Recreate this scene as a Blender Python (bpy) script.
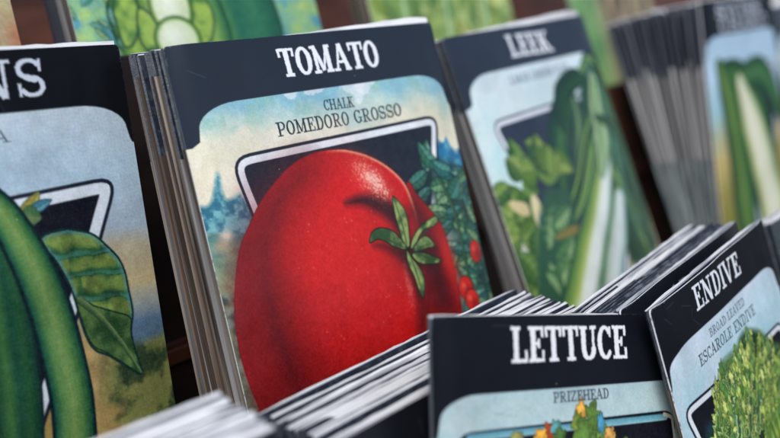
import bpy, bmesh, math, random
import numpy as np
from mathutils import Matrix, Vector

# ------------------------------------------------------------------ camera, sky, sun, exposure
scene = bpy.context.scene
for o in list(bpy.data.objects): bpy.data.objects.remove(o, do_unlink=True)
CM = 0.01
cam_data = bpy.data.cameras.new('camera')
cam = bpy.data.objects.new('camera', cam_data)
scene.collection.objects.link(cam)
scene.camera = cam
cam_data.sensor_width = 36.0
cam_data.lens = 45.763
cam_data.clip_start = 0.005
cam_data.clip_end = 60.0
cam.matrix_world = Matrix([(1.000000, 0.000000, 0.000000, 0.000000), (0.000000, 0.292000, -0.956418, 0.000000), (0.000000, 0.956418, 0.292000, 0.300000), (0.000000, 0.000000, 0.000000, 1.000000)])
cam_data.dof.use_dof = True
cam_data.dof.focus_distance = 0.220
cam_data.dof.aperture_fstop = 8.2
cam_data.dof.aperture_blades = 7

world = bpy.data.worlds.new('World'); scene.world = world
world.use_nodes = True
wn = world.node_tree.nodes; wl = world.node_tree.links
wn.clear()
sky = wn.new('ShaderNodeTexSky'); sky.sky_type = 'NISHITA'; sky.sun_disc = False
SUN_EL, SUN_AZ = math.radians(52), math.radians(188)     # azimuth clockwise from +Y
sky.sun_elevation = SUN_EL; sky.sun_rotation = SUN_AZ
sky.altitude = 100; sky.air_density = 1.0; sky.dust_density = 1.0; sky.ozone_density = 1.0
bg = wn.new('ShaderNodeBackground'); bg.inputs['Strength'].default_value = 0.10
wo = wn.new('ShaderNodeOutputWorld')
wl.new(sky.outputs[0], bg.inputs['Color']); wl.new(bg.outputs[0], wo.inputs['Surface'])
sd = bpy.data.lights.new('sun', 'SUN'); sd.energy = 2.4; sd.angle = math.radians(35); sd.color = (1.0, 0.96, 0.90)
sun = bpy.data.objects.new('sun', sd); scene.collection.objects.link(sun)
sv = Vector((math.sin(SUN_AZ)*math.cos(SUN_EL), math.cos(SUN_AZ)*math.cos(SUN_EL), math.sin(SUN_EL)))
sun.rotation_euler = sv.to_track_quat('Z', 'Y').to_euler()
scene.view_settings.view_transform = 'Standard'
scene.view_settings.look = 'None'
scene.view_settings.exposure = 0.66
scene.view_settings.gamma = 1.0
scene.cycles.use_denoising = True
scene.cycles.max_bounces = 6

# ------------------------------------------------------------------ materials
def lin(c):
    c = np.asarray(c, float) / 255.0
    return np.where(c <= 0.04045, c / 12.92, ((c + 0.055) / 1.055) ** 2.4)

def mat(name, rough=0.5, spec=0.5):
    m = bpy.data.materials.new(name); m.use_nodes = True
    n = m.node_tree.nodes; b = n['Principled BSDF']
    b.inputs['Roughness'].default_value = rough
    b.inputs['Specular IOR Level'].default_value = spec
    return m, n, m.node_tree.links, b

def noise_color(m, n, l, b, c1, c2, scale, detail=4, lo=0.35, hi=0.65, stretch=(1, 1, 1), bump=0.0, bscale=None, objvar=0.0):
    tc = n.new('ShaderNodeTexCoord'); mp = n.new('ShaderNodeMapping')
    mp.inputs['Scale'].default_value = stretch
    l.new(tc.outputs['Object'], mp.inputs['Vector'])
    vec = mp.outputs[0]
    oi = n.new('ShaderNodeObjectInfo')
    ad = n.new('ShaderNodeVectorMath'); ad.operation = 'ADD'
    l.new(vec, ad.inputs[0]); l.new(oi.outputs['Random'], ad.inputs[1])
    t = n.new('ShaderNodeTexNoise'); t.inputs['Scale'].default_value = scale; t.inputs['Detail'].default_value = detail
    l.new(ad.outputs[0], t.inputs['Vector'])
    r = n.new('ShaderNodeValToRGB')
    r.color_ramp.elements[0].position = lo; r.color_ramp.elements[0].color = (*c1, 1)
    r.color_ramp.elements[1].position = hi; r.color_ramp.elements[1].color = (*c2, 1)
    l.new(t.outputs['Fac'], r.inputs[0])
    out = r.outputs[0]
    if objvar:
        mx = n.new('ShaderNodeMixRGB'); mx.blend_type = 'MULTIPLY'; mx.inputs[0].default_value = 1
        mr = n.new('ShaderNodeMapRange'); mr.inputs['To Min'].default_value = 1 - objvar; mr.inputs['To Max'].default_value = 1.0
        l.new(oi.outputs['Random'], mr.inputs['Value'])
        l.new(out, mx.inputs[1]); l.new(mr.outputs[0], mx.inputs[2]); out = mx.outputs[0]
    l.new(out, b.inputs['Base Color'])
    if bump:
        t2 = n.new('ShaderNodeTexNoise'); t2.inputs['Scale'].default_value = bscale or scale * 3; t2.inputs['Detail'].default_value = 5
        l.new(ad.outputs[0], t2.inputs['Vector'])
        bp = n.new('ShaderNodeBump'); bp.inputs['Strength'].default_value = bump; bp.inputs['Distance'].default_value = 0.0003
        l.new(t2.outputs['Fac'], bp.inputs['Height']); l.new(bp.outputs[0], b.inputs['Normal'])

def make_print(name, spec, r0, r1):
    m, n, l, b = mat(name, 0.38, spec)
    a = n.new('ShaderNodeVertexColor'); a.layer_name = 'ink'
    l.new(a.outputs['Color'], b.inputs['Base Color'])
    tc = n.new('ShaderNodeTexCoord')
    t = n.new('ShaderNodeTexNoise'); t.inputs['Scale'].default_value = 2600; t.inputs['Detail'].default_value = 3
    t2 = n.new('ShaderNodeTexNoise'); t2.inputs['Scale'].default_value = 60; t2.inputs['Detail'].default_value = 2
    l.new(tc.outputs['Object'], t.inputs['Vector']); l.new(tc.outputs['Object'], t2.inputs['Vector'])
    b1 = n.new('ShaderNodeBump'); b1.inputs['Strength'].default_value = 0.35; b1.inputs['Distance'].default_value = 0.00003
    b2 = n.new('ShaderNodeBump'); b2.inputs['Strength'].default_value = 0.5; b2.inputs['Distance'].default_value = 0.0006
    l.new(t2.outputs['Fac'], b2.inputs['Height']); l.new(t.outputs['Fac'], b1.inputs['Height'])
    l.new(b2.outputs[0], b1.inputs['Normal']); l.new(b1.outputs[0], b.inputs['Normal'])
    mr = n.new('ShaderNodeMapRange'); mr.inputs['To Min'].default_value = r0; mr.inputs['To Max'].default_value = r1
    l.new(t2.outputs['Fac'], mr.inputs['Value']); l.new(mr.outputs[0], b.inputs['Roughness'])
    return m
M_PRINT = make_print('varnished_print', 0.42, 0.34, 0.50)
M_MATTE = make_print('matte_print', 0.14, 0.48, 0.62)
M_INK, *_t = mat('dark_ink_paper', 0.4, 0.6); noise_color(M_INK, *_t, (0.010, 0.015, 0.026), (0.05, 0.06, 0.08), 700, 6, 0.45, 0.8, (1, 1, 1), 0.3)
M_PAPER, *_t = mat('raw_paper', 0.8, 0.2); noise_color(M_PAPER, *_t, (0.26, 0.27, 0.30), (0.74, 0.74, 0.75), 1800, 5, 0.30, 0.52, (0.02, 1, 0.1), 0.4)
M_SIDE, *_t = mat('aged_paper_side', 0.7, 0.3); noise_color(M_SIDE, *_t, (0.018, 0.013, 0.010), (0.28, 0.235, 0.20), 1500, 4, 0.36, 0.66, (0.3, 1, 0.008), 0.4, objvar=0.7)
M_TEAL, *_t = mat('tinted_paper_side', 0.6, 0.3); noise_color(M_TEAL, *_t, (0.06, 0.10, 0.11), (0.30, 0.36, 0.36), 120, 5, 0.35, 0.65, (1, 1, 0.4), 0.3, objvar=0.4)
M_TOP, *_t = mat('folded_top_paper', 0.45, 0.5); noise_color(M_TOP, *_t, (0.045, 0.05, 0.065), (0.52, 0.55, 0.62), 2200, 4, 0.40, 0.72, (0.012, 1, 0.3), 0.3, objvar=0.6)
M_SCUFF, *_t = mat('scuffed_ink_edge', 0.55, 0.4); noise_color(M_SCUFF, *_t, (0.035, 0.04, 0.055), (0.26, 0.28, 0.33), 260, 6, 0.42, 0.78, (1, 1, 1), 0.3)
M_COOL, *_t = mat('grey_paper_side', 0.6, 0.3); noise_color(M_COOL, *_t, (0.03, 0.028, 0.03), (0.30, 0.295, 0.30), 1500, 4, 0.33, 0.66, (0.3, 1, 0.008), 0.3, objvar=0.5)
M_LIGHTSIDE, *_t = mat('pale_grey_paper_side', 0.6, 0.3); noise_color(M_LIGHTSIDE, *_t, (0.16, 0.155, 0.155), (0.60, 0.60, 0.61), 1200, 4, 0.30, 0.62, (0.3, 1, 0.008), 0.3, objvar=0.35)
M_BROWN, *_t = mat('browned_paper_side', 0.7, 0.3); noise_color(M_BROWN, *_t, (0.010, 0.007, 0.006), (0.14, 0.095, 0.07), 1500, 4, 0.36, 0.7, (0.3, 1, 0.008), 0.4, objvar=0.5)
M_SLATE, *_t = mat('slate_ink_side', 0.5, 0.4); noise_color(M_SLATE, *_t, (0.025, 0.03, 0.045), (0.09, 0.10, 0.13), 90, 4, 0.35, 0.7, (1, 1, 0.3), 0.3, objvar=0.3)
M_SHADEDWOOD, *_t = mat('shaded_red_wood', 0.6, 0.3); noise_color(M_SHADEDWOOD, *_t, (0.006, 0.003, 0.003), (0.02, 0.009, 0.007), 30, 8, 0.3, 0.7, (1, 8, 1), 0.5, 200)  # same rack wood, with the left gap's shade darkened into its colour
M_WOOD, *_t = mat('dark_red_wood', 0.55, 0.4); noise_color(M_WOOD, *_t, (0.030, 0.011, 0.007), (0.12, 0.040, 0.023), 30, 8, 0.3, 0.7, (1, 8, 1), 0.5, 200)
M_TABLE, *_t = mat('table_surface', 0.6, 0.3); noise_color(M_TABLE, *_t, (0.03, 0.022, 0.018), (0.06, 0.045, 0.035), 20, 8, 0.3, 0.7, (1, 6, 1), 0.3)

# ------------------------------------------------------------------ painter: prints are drawn in cm on each packet's own face
def vnoise(U, V, scale, seed, oct=4):
    out = np.zeros(U.shape); amp = 1.0; tot = 0
    for k in range(oct):
        rng = np.random.default_rng(seed * 17 + k)
        N = 256; g = rng.random((N, N))
        x = U * scale * 2**k + 31.7 * k + 100; y = V * scale * 2**k + 11.3 * k + 100
        xi = np.floor(x).astype(int); yi = np.floor(y).astype(int)
        fx = x - xi; fy = y - yi; fx = fx*fx*(3-2*fx); fy = fy*fy*(3-2*fy)
        a = g[yi % N, xi % N]; b = g[yi % N, (xi+1) % N]; c = g[(yi+1) % N, xi % N]; d = g[(yi+1) % N, (xi+1) % N]
        out += amp * ((a*(1-fx)+b*fx)*(1-fy) + (c*(1-fx)+d*fx)*fy); tot += amp; amp *= 0.55
    return out / tot

def catmull(pts, closed=False, n=6):
    P = np.array(pts, float); N = len(P); out = []
    rngi = range(N if closed else N-1)
    for i in rngi:
        if closed: p0, p1, p2, p3 = P[(i-1) % N], P[i], P[(i+1) % N], P[(i+2) % N]
        else: p0, p1, p2, p3 = P[max(i-1, 0)], P[i], P[i+1], P[min(i+2, N-1)]
        for t in np.arange(n)/n:
            out.append(0.5*((2*p1)+(-p0+p2)*t+(2*p0-5*p1+4*p2-p3)*t*t+(-p0+3*p1-3*p2+p3)*t**3))
    if not closed: out.append(P[-1])
    return np.array(out)

def smooth01(x): x = np.clip(x, 0, 1); return x*x*(3-2*x)

class Canvas:
    def __init__(s, us, vs):
        s.us, s.vs = us, vs
        s.U, s.V = np.meshgrid(us, vs)
        s.C = np.zeros(s.U.shape + (3,)); s.aa = (us[1]-us[0]) * 0.7
        s.rng = np.random.default_rng(5)
    def box(s, pts, m):
        a = np.min(pts, axis=0) - m; b = np.max(pts, axis=0) + m
        i0, i1 = np.searchsorted(s.vs, [a[1], b[1]]); j0, j1 = np.searchsorted(s.us, [a[0], b[0]])
        return slice(max(i0-1, 0), i1+1), slice(max(j0-1, 0), j1+1)
    def mix(s, sl, a, col):
        a = np.asarray(a)[..., None]
        col = np.asarray(col, float)
        s.C[sl] = s.C[sl]*(1-a) + col*a
    def sd(s, sl, P):
        U, V = s.U[sl], s.V[sl]; d = np.full(U.shape, 1e9); ins = np.zeros(U.shape, bool)
        for i in range(len(P)):
            x0, y0 = P[i]; x1, y1 = P[(i+1) % len(P)]
            ex, ey = x1-x0, y1-y0; wx, wy = U-x0, V-y0
            t = np.clip((wx*ex+wy*ey)/(ex*ex+ey*ey+1e-12), 0, 1)
            d = np.minimum(d, (wx-ex*t)**2+(wy-ey*t)**2)
            if y0 != y1:
                ins ^= ((V >= min(y0, y1)) & (V < max(y0, y1)) & (U < x0 + (V-y0)*ex/(ey if ey else 1)))
        d = np.sqrt(d); return np.where(ins, -d, d)
    def fill(s, col): s.C[:] = col
    def poly(s, pts, col, smooth=True, soft=0.0, alpha=1.0, outline=None, ow=0.03, inner=None, iw=0.2):
        P = catmull(pts, True, 5) if smooth else np.array(pts, float)
        sl = s.box(P, soft + ow + .1)
        d = s.sd(sl, P); w = max(soft, s.aa)
        if outline is not None: s.mix(sl, np.clip(0.5-(d-ow)/s.aa/2, 0, 1)*alpha, outline)
        if callable(col): col = col(s.U[sl], s.V[sl], d)
        s.mix(sl, np.clip(0.5-d/w/2, 0, 1)*alpha, col)
        if inner is not None: s.mix(sl, np.clip(0.5-d/s.aa/2, 0, 1)*smooth01(1+d/iw)*0.85, inner)
        return sl, d
    def tube(s, pts, w, ramp, alpha=1.0, smooth=True, n=6, soft=0.0, outline=None, ow=.03, stripes=0, cap=False):
        """a band along a path; ramp = [(s, colour)] across it, s from -1 to 1; w = half widths"""
        P = catmull([(p[0], p[1]) for p in pts], False, n) if smooth else np.array(pts, float)
        wv = np.interp(np.linspace(0, 1, len(P)), np.linspace(0, 1, len(w)), w) if hasattr(w, '__len__') else np.full(len(P), w)
        sl = s.box(P, wv.max() + .1 + soft); U, V = s.U[sl], s.V[sl]
        best = np.full(U.shape, 1e9); S = np.zeros(U.shape); T = np.zeros(U.shape); D = np.full(U.shape, 1e9)
        for i in range(len(P)-1):
            x0, y0 = P[i]; ex, ey = P[i+1]-P[i]; L2 = ex*ex+ey*ey+1e-12
            t = np.clip(((U-x0)*ex+(V-y0)*ey)/L2, 0, 1)
            dx, dy = U-x0-ex*t, V-y0-ey*t; d = np.hypot(dx, dy)
            wid = wv[i]*(1-t)+wv[i+1]*t
            q = d - wid; m = q < D
            D[m] = q[m]; sg = np.sign(ex*dy-ey*dx)
            S[m] = (sg*d/np.maximum(wid, 1e-4))[m]; T[m] = ((i+t)/(len(P)-1))[m]
        xs = [r[0] for r in ramp]; cs = np.array([r[1] for r in ramp], float)
        col = np.stack([np.interp(S, xs, cs[:, k]) for k in range(3)], -1)
        if stripes: col = col * (1 + 0.13*np.sin(S*stripes + 3*T)[..., None])
        if outline is not None: s.mix(sl, np.clip(0.5-(D-ow)/s.aa/2, 0, 1)*alpha, outline)
        s.mix(sl, np.clip(0.5-D/max(s.aa, soft)/2, 0, 1)*alpha, col)
        return sl, D
    def leaf(s, p0, p1, w, dark, light, outline=(14, 26, 24), bend=0.0, ow=.022, veins=5, alpha=1.0):
        p0 = np.array(p0, float); p1 = np.array(p1, float); ax = p1-p0; L = np.hypot(*ax); ax /= L; nx = np.array([-ax[1], ax[0]])
        pm = (p0+p1)/2 + nx*bend
        sl = s.box(np.array([p0, p1, pm, pm+nx*w, pm-nx*w]), .12)
        U, V = s.U[sl]-p0[0], s.V[sl]-p0[1]
        t = (U*ax[0]+V*ax[1])/L; q = (U*nx[0]+V*nx[1]) - bend*4*np.clip(t, 0, 1)*(1-np.clip(t, 0, 1))
        tc = np.clip(t, 0, 1); shape = w*(np.sin(np.pi*tc**0.8)**0.75)
        d = np.abs(q)-shape; d = np.maximum(d, np.maximum(-t, t-1)*L)
        s.mix(sl, np.clip(0.5-(d-ow)/s.aa/2, 0, 1)*alpha, outline)
        r = q/np.maximum(shape, 1e-3)
        k = 0.5+0.5*np.sin((t*veins*2+np.abs(r)*1.2)*np.pi)
        m = np.clip(0.25+0.55*(r > 0)+0.35*k-0.45*np.abs(r), 0, 1)[..., None]
        col = np.array(dark)*(1-m)+np.array(light)*m
        s.mix(sl, np.clip(0.5-d/s.aa/2, 0, 1)*alpha, col)
        s.mix(sl, np.clip(1-np.abs(q)/(w*.09+.012), 0, 1)*(d < 0)*.7*alpha, np.array(outline)*1.2)
    def spot(s, c, rx, ry, col, alpha=1.0, ang=0.0, power=1.0):
        sl = s.box(np.array([c, c], float), max(rx, ry)*2.2)
        U, V = s.U[sl]-c[0], s.V[sl]-c[1]; ca, sa = math.cos(ang), math.sin(ang)
        x = (U*ca+V*sa)/rx; y = (-U*sa+V*ca)/ry
        s.mix(sl, np.exp(-(x*x+y*y)**power)*alpha, col)
    def stipple(s, c, rx, ry, col, ang=0.0, dens=0.8, cell=0.035, alpha=0.9):
        sl = s.box(np.array([c, c], float), max(rx, ry)*2.2)
        U, V = s.U[sl], s.V[sl]; ca, sa = math.cos(ang), math.sin(ang)
        x = ((U-c[0])*ca+(V-c[1])*sa)/rx; y = (-(U-c[0])*sa+(V-c[1])*ca)/ry
        p = np.exp(-(x*x+y*y))*dens
        n = vnoise(U, V, 1/cell, 77, 1)
        s.mix(sl, smooth01((p+n-1.0)*6+0.5)*alpha*(p > .05), col)
    def disc(s, c, rx, ry, col, **k):
        a = np.linspace(0, 2*np.pi, 20, endpoint=False)
        s.poly(np.c_[c[0]+rx*np.cos(a), c[1]+ry*np.sin(a)], col, True, **k)
    def ruffle(s, c, rx, ry, col, seed=0, outline=(50, 56, 34), ow=.012):
        rs = np.random.default_rng(seed); ph = rs.uniform(0, 6.28, 4); a = np.linspace(0, 2*np.pi, 28, endpoint=False)
        r = 1+.16*np.sin(5*a+ph[0])+.12*np.sin(8*a+ph[1])+.08*np.sin(13*a+ph[2])
        P = np.c_[c[0]+rx*r*np.cos(a), c[1]+ry*r*np.sin(a)]
        f = lambda U, V, d: np.array(col)*(.62+.75*vnoise(U, V, 7, seed, 3)[..., None])
        s.poly(P, f, True, outline=outline, ow=ow)
        s.poly(np.c_[c[0]+rx*.45*r*np.cos(a)-rx*.2, c[1]+ry*.4*r*np.sin(a)-ry*.2], tuple(min(255, q*1.25) for q in col), True, soft=.04, alpha=.6)
    def frond(s, p0, p1, w, seed, dark=(44, 76, 44), light=(158, 172, 84)):
        rs = np.random.default_rng(seed); p0 = np.array(p0, float); p1 = np.array(p1, float); ax = p1-p0; L = np.hypot(*ax); ax /= L; nx = np.array([-ax[1], ax[0]])
        n = max(8, int(L/.065)); A, B = [], []
        bend = rs.uniform(-.12, .12)
        for k in range(n+1):
            f = k/n; c = p0+ax*L*f+nx*bend*4*f*(1-f); ww = w*(math.sin(math.pi*min(1, .25+.75*f))**.6)*(1.0 if k % 2 else .62)*rs.uniform(.6, 1.3)
            A.append(c+nx*ww+ax*.04*(k % 2)); B.append(c-nx*ww*rs.uniform(.8, 1.1)+ax*.04*(k % 2))
        P = A+[p1+ax*.03]+B[::-1]
        def f(U, V, d):
            e = smooth01(1+d/.09)[..., None]; q = vnoise(U, V, 5, seed, 3)[..., None]
            e = np.clip(e*.9+(q-.5)*.9, 0, 1)
            return (np.array(dark)*(1-e)+np.array(light)*e)*(.8+.4*q)
        s.poly(P, f, False, outline=(28, 48, 34), ow=.014)
        s.tube([tuple(p0), tuple((p0+p1)/2+nx*bend), tuple(p1)], [.018, .014, .006], [(-1, (150, 170, 100)), (1, (120, 146, 80))], .35)
    def domes(s, U, V, pu=.56, pv=.44, seed=1):
        """puckered leaf surface: rows of cushions with lit crowns and teal valleys"""
        w = vnoise(U, V, 1.6, seed, 3)-.5; V2 = V-.14*U+w*.30; r = np.floor(V2/pv); fv = V2/pv-r-.5
        U2 = U+w*.4+r*.23; fu = .6*(U2/pu-np.floor(U2/pu)-.5)+.5*w
        h = 1-np.clip((fu*1.75)**2+((fv+.10)*2.0)**2, 0, 1.2)
        lit = smooth01((h-.1+(-fv)*.5)*1.15)[..., None]; val = smooth01((fv-.22)*7)*smooth01((.5-fv)*20)
        c = np.array((30, 78, 46))*(1-lit)+np.array((116, 140, 68))*lit
        c = c*(1-val[..., None]*.45)+np.array((96, 150, 136))*val[..., None]*.45
        e = smooth01((vnoise(U, V, 2.2, seed+5, 3)-.5)*4)[..., None]
        return c*(1-e*.22)*(.85+.3*vnoise(U, V, 6, seed+2, 2)[..., None])
    def sky(s, stops, n1=(0.9, 3), amp=0.5, tilt=0.0):
        """a printed wash: stops = [(v, colour)], edges of the bands broken up by noise"""
        q = s.V + tilt*s.U + (vnoise(s.U, s.V, n1[0], n1[1], 5)-0.5)*2*amp
        xs = [t[0] for t in stops]; cs = np.array([t[1] for t in stops], float)
        return np.stack([np.interp(q, xs, cs[:, k]) for k in range(3)], -1)
    def grain(s, a=7.0, b=5.0):
        n = vnoise(s.U, s.V, 30, 3, 2)-0.5
        m = vnoise(s.U, s.V, 9, 8, 3)-0.5
        dots = [np.sin((s.U*math.cos(q)+s.V*math.sin(q))*150)*np.sin((-s.U*math.sin(q)+s.V*math.cos(q))*150) for q in (.26, .79, 1.31)]
        s.C += (n*a*2.2 + m*b*2)[..., None] + np.stack(dots, -1)*a*.55 + s.rng.normal(0, a*.4, s.C.shape)

# ---- slab-serif lettering, drawn stroke by stroke (x in cap heights, y = 0 baseline .. 1 cap)
Bw, H = .185, .095
def arc(cx, cy, rx, ry, a0, a1, wv=Bw, wh=H, n=14):
    a = np.radians(np.linspace(a0, a1, n)); x = cx+rx*np.cos(a); y = cy+ry*np.sin(a)
    w = wh+(wv-wh)*np.abs(np.cos(a))**1.5
    return [('s', x[i], y[i], x[i+1], y[i+1], (w[i]+w[i+1])/2) for i in range(n-1)]
def b(x0, y0, x1, y1, w): return ('b', x0, y0, x1, y1, w)
def ser(x, y, h=.17): return b(x-h, y, x+h, y, H)
lo, hi = H/2, 1-H/2
G = {
 'T': (.78, [b(.39, 0, .39, 1, Bw), b(.03, hi, .75, hi, H), b(.065, 1, .085, .70, H), b(.715, 1, .695, .70, H), ser(.39, lo, .2)]),
 'O': (.74, arc(.37, .5, .265, .455, 0, 360, Bw, H, 26)),
 'M': (1.0, [b(.2, 0, .2, 1, .13), b(.8, 0, .8, 1, Bw), b(.2, 1, .5, .08, .15), b(.8, 1, .5, .08, .09), ser(.15, hi, .13), ser(.85, hi, .13), ser(.2, lo, .17), ser(.8, lo, .18)]),
 'A': (.86, [b(.42, 1, .15, .03, .095), b(.43, 1, .70, .03, .18), b(.24, .33, .62, .33, H), ser(.15, lo, .15), ser(.70, lo, .16)]),
 'L': (.72, [b(.23, 0, .23, 1, Bw), ser(.23, hi, .2), b(.03, lo, .68, lo, H), b(.645, 0, .645, .34, H)]),
 'E': (.72, [b(.23, 0, .23, 1, Bw), b(.03, hi, .66, hi, H), b(.62, 1, .62, .69, H), b(.2, .52, .46, .52, H), b(.46, .38, .46, .66, H), b(.03, lo, .68, lo, H), b(.645, 0, .645, .33, H)]),
 'F': (.70, [b(.23, 0, .23, 1, Bw), b(.03, hi, .66, hi, H), b(.62, 1, .62, .67, H), b(.2, .5, .46, .5, H), b(.46, .36, .46, .64, H), ser(.23, lo, .2)]),
 'K': (.86, [b(.23, 0, .23, 1, Bw), ser(.23, hi, .2), ser(.23, lo, .2), b(.27, .42, .66, .97, H), b(.38, .58, .68, .03, .17), ser(.66, hi, .14), ser(.70, lo, .16)]),
 'U': (.82, [b(.2, .3, .2, 1, Bw), b(.65, .3, .65, 1, H)] + arc(.425, .31, .225, .265, 180, 360, Bw, H, 12) + [ser(.2, hi, .18), ser(.65, hi, .15)]),
 'C': (.74, arc(.40, .5, .27, .455, 45, 318, Bw, H, 22) + [b(.645, .66, .645, .98, .09)]),
 'G': (.80, arc(.40, .5, .27, .455, 45, 330, Bw, H, 22) + [b(.645, .66, .645, .98, .09), b(.645, .08, .645, .42, .16), b(.46, .42, .78, .42, H)]),
 'N': (.90, [b(.2, 0, .2, 1, .1), b(.7, 0, .7, 1, .1), b(.2, .97, .68, .03, .19), ser(.15, hi, .13), ser(.7, hi, .16), ser(.2, lo, .16)]),
 'D': (.82, [b(.23, 0, .23, 1, Bw), b(.03, hi, .42, hi, H), b(.03, lo, .42, lo, H)] + arc(.38, .5, .30, .455, -90, 90, Bw, H, 16)),
 'I': (.46, [b(.23, 0, .23, 1, Bw), ser(.23, hi, .2), ser(.23, lo, .2)]),
 'V': (.86, [b(.16, .97, .43, 0, .18), b(.70, .97, .43, 0, .095), ser(.16, hi, .16), ser(.70, hi, .15)]),
 'S': (.70, arc(.34, .73, .225, .225, 30, 250, .15, .1, 12) + [('s', .26, .52, .44, .45, .17)] + arc(.36, .28, .235, .235, 70, -150, .15, .1, 12) + [b(.575, .66, .575, .98, .085), b(.10, .02, .10, .36, .085)]),
 'R': (.86, [b(.23, 0, .23, 1, Bw), ser(.23, lo, .2), b(.03, hi, .45, hi, H), b(.23, .48, .45, .48, H)] + arc(.43, .72, .20, .235, -90, 90, .17, H, 12) + [b(.42, .47, .68, .03, .16), ser(.73, lo, .11)]),
 'P': (.76, [b(.23, 0, .23, 1, Bw), ser(.23, lo, .2), b(.03, hi, .45, hi, H), b(.23, .44, .45, .44, H)] + arc(.43, .70, .22, .255, -90, 90, .17, H, 12)),
 'B': (.80, [b(.23, 0, .23, 1, Bw), b(.03, hi, .45, hi, H), b(.03, lo, .47, lo, H), b(.23, .52, .45, .52, H)] + arc(.43, .73, .18, .215, -90, 90, .16, H, 10) + arc(.45, .28, .22, .235, -90, 90, .17, H, 10)),
 'H': (.90, [b(.2, 0, .2, 1, Bw), b(.7, 0, .7, 1, Bw), ser(.2, hi, .17), ser(.2, lo, .17), ser(.7, hi, .17), ser(.7, lo, .17), b(.2, .5, .7, .5, H)]),
 'W': (1.1, [b(.16, .97, .36, 0, .16), b(.56, .97, .36, 0, .09), b(.54, .97, .76, 0, .16), b(.94, .97, .76, 0, .09), ser(.16, hi, .15), ser(.94, hi, .14)]),
 'Z': (.72, [b(.08, hi, .62, hi, H), b(.08, lo, .64, lo, H), b(.60, .97, .11, .03, .17), b(.085, 1, .085, .7, H), b(.635, 0, .635, .32, H)]),
 ' ': (.42, []),
}
def text(cv, word, p0, p1, height, col, thin=1.0, alpha=1.0, track=0.0):
    """word set from p0 to p1 (baseline ends, cm), caps `height` high"""
    p0 = np.array(p0, float); p1 = np.array(p1, float); ax = p1-p0; L = np.hypot(*ax); ax /= L; up = np.array([ax[1], -ax[0]])
    adv = sum(G[c][0] + track for c in word) - track; kx = L/(adv*height)
    sl = cv.box(np.array([p0, p1, p0+up*height, p1+up*height]), .1)
    U, V = cv.U[sl]-p0[0], cv.V[sl]-p0[1]
    X = (U*ax[0]+V*ax[1])/height/kx; Y = (U*up[0]+V*up[1])/height
    d = np.full(U.shape, 1e9); x = 0
    for c in word:
        w, prims = G[c]
        sub = (X > x-.1) & (X < x+w+.1)
        if prims and sub.any():
            xs, ys = (X[sub]-x)*kx, Y[sub]; dd = np.full(xs.shape, 1e9)
            for k, x0, y0, x1, y1, wd in prims:
                wd = wd*thin; x0, x1 = x0*kx, x1*kx
                ex, ey = x1-x0, y1-y0; LL = math.hypot(ex, ey); ex /= LL; ey /= LL
                a = (xs-x0)*ex+(ys-y0)*ey; q = np.abs((xs-x0)*-ey+(ys-y0)*ex)
                if k == 'b': v = np.maximum(q-wd/2, np.maximum(-a, a-LL))
                else: v = np.hypot(q, np.maximum(np.maximum(-a, a-LL), 0))-wd/2
                dd = np.minimum(dd, v)
            d[sub] = np.minimum(d[sub], dd)
        x += w + track
    rag = (vnoise(cv.U[sl], cv.V[sl], 30, 4, 2)-.5)*.035
    cv.mix(sl, np.clip(0.5-(d+rag)*height/cv.aa/1.6, 0, 1)*alpha, col)

def frame(cv, corners, band, line, white=(232, 236, 240), ink=(26, 33, 46), inner=(24, 31, 44), r=0.28):
    """rounded inverted triangle: dark outline, pale band, dark field"""
    def rounded(P, rad):
        P = np.array(P, float); out = []; N = len(P)
        for i in range(N):
            p = P[i]; a = P[i-1]-p; c = P[(i+1) % N]-p; la, lc = np.hypot(*a), np.hypot(*c)
            k = min(rad*1.6, la*.4, lc*.4); A = p+a/la*k; Cc = p+c/lc*k
            for t in np.linspace(0, 1, 7): out.append((1-t)**2*A+2*t*(1-t)*p+t*t*Cc)
        return np.array(out)
    P = rounded(corners, r); sl = cv.box(P, .2); d = cv.sd(sl, P)
    f = lambda off: np.clip(0.5-(d+off)/cv.aa/2, 0, 1)
    cv.mix(sl, f(0), ink); cv.mix(sl, f(line), white); cv.mix(sl, f(line+band), inner)

def header(cv, W, panel, ink=(30, 36, 47)):
    """the dark title band with its rounded lower shoulders; panel = outline of the pale picture field"""
    out = [(-1, -1), (W+1, -1), (W+1, 30), (-1, 30)]
    sl = (slice(None), slice(None)); d = cv.sd(sl, np.array(panel, float))
    cv.mix(sl, np.clip(0.5+d/cv.aa/2, 0, 1), ink)

INKC = (33, 40, 52)
def wear(cv, W, H_, seed, k=1.0):
    """handling marks: thin rubbed rim, softer at mid-edge and stronger at the corners, a few hairline scuffs and creases"""
    e = np.minimum(np.minimum(cv.U, W-cv.U), cv.V)
    corner = np.exp(-(np.minimum(cv.U, W-cv.U)**2+cv.V**2)/.18)
    n = vnoise(cv.U, cv.V, 24, seed, 4)
    m = smooth01((n-.60-e*7+corner*.30)*7)*k
    al = (slice(None), slice(None))
    cv.mix(al, m*.6, (186, 190, 198))
    rs = random.Random(seed)
    for q in range(int(9*k)+2):
        u, v = rs.uniform(.3, W-.3), rs.uniform(.1, 2.2); a = rs.uniform(0, 3.14); L = rs.uniform(.15, .7)
        cv.tube([(u, v), (u+L*math.cos(a), v+L*.4*math.sin(a))], .006, [(-1, (120, 128, 142)), (1, (120, 128, 142))], .35, smooth=False, soft=.015)
    d = vnoise(cv.U, cv.V, .8, seed+9, 4)[..., None]
    cv.C = cv.C*(1-.05*smooth01((d-.45)*5))                     # faint handling grime
    for q in range(9):
        cv.spot((rs.uniform(0, W), rs.uniform(0, 9)), .012, .012, rs.choice([(232, 230, 226), (60, 52, 46)]), .7)

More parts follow.
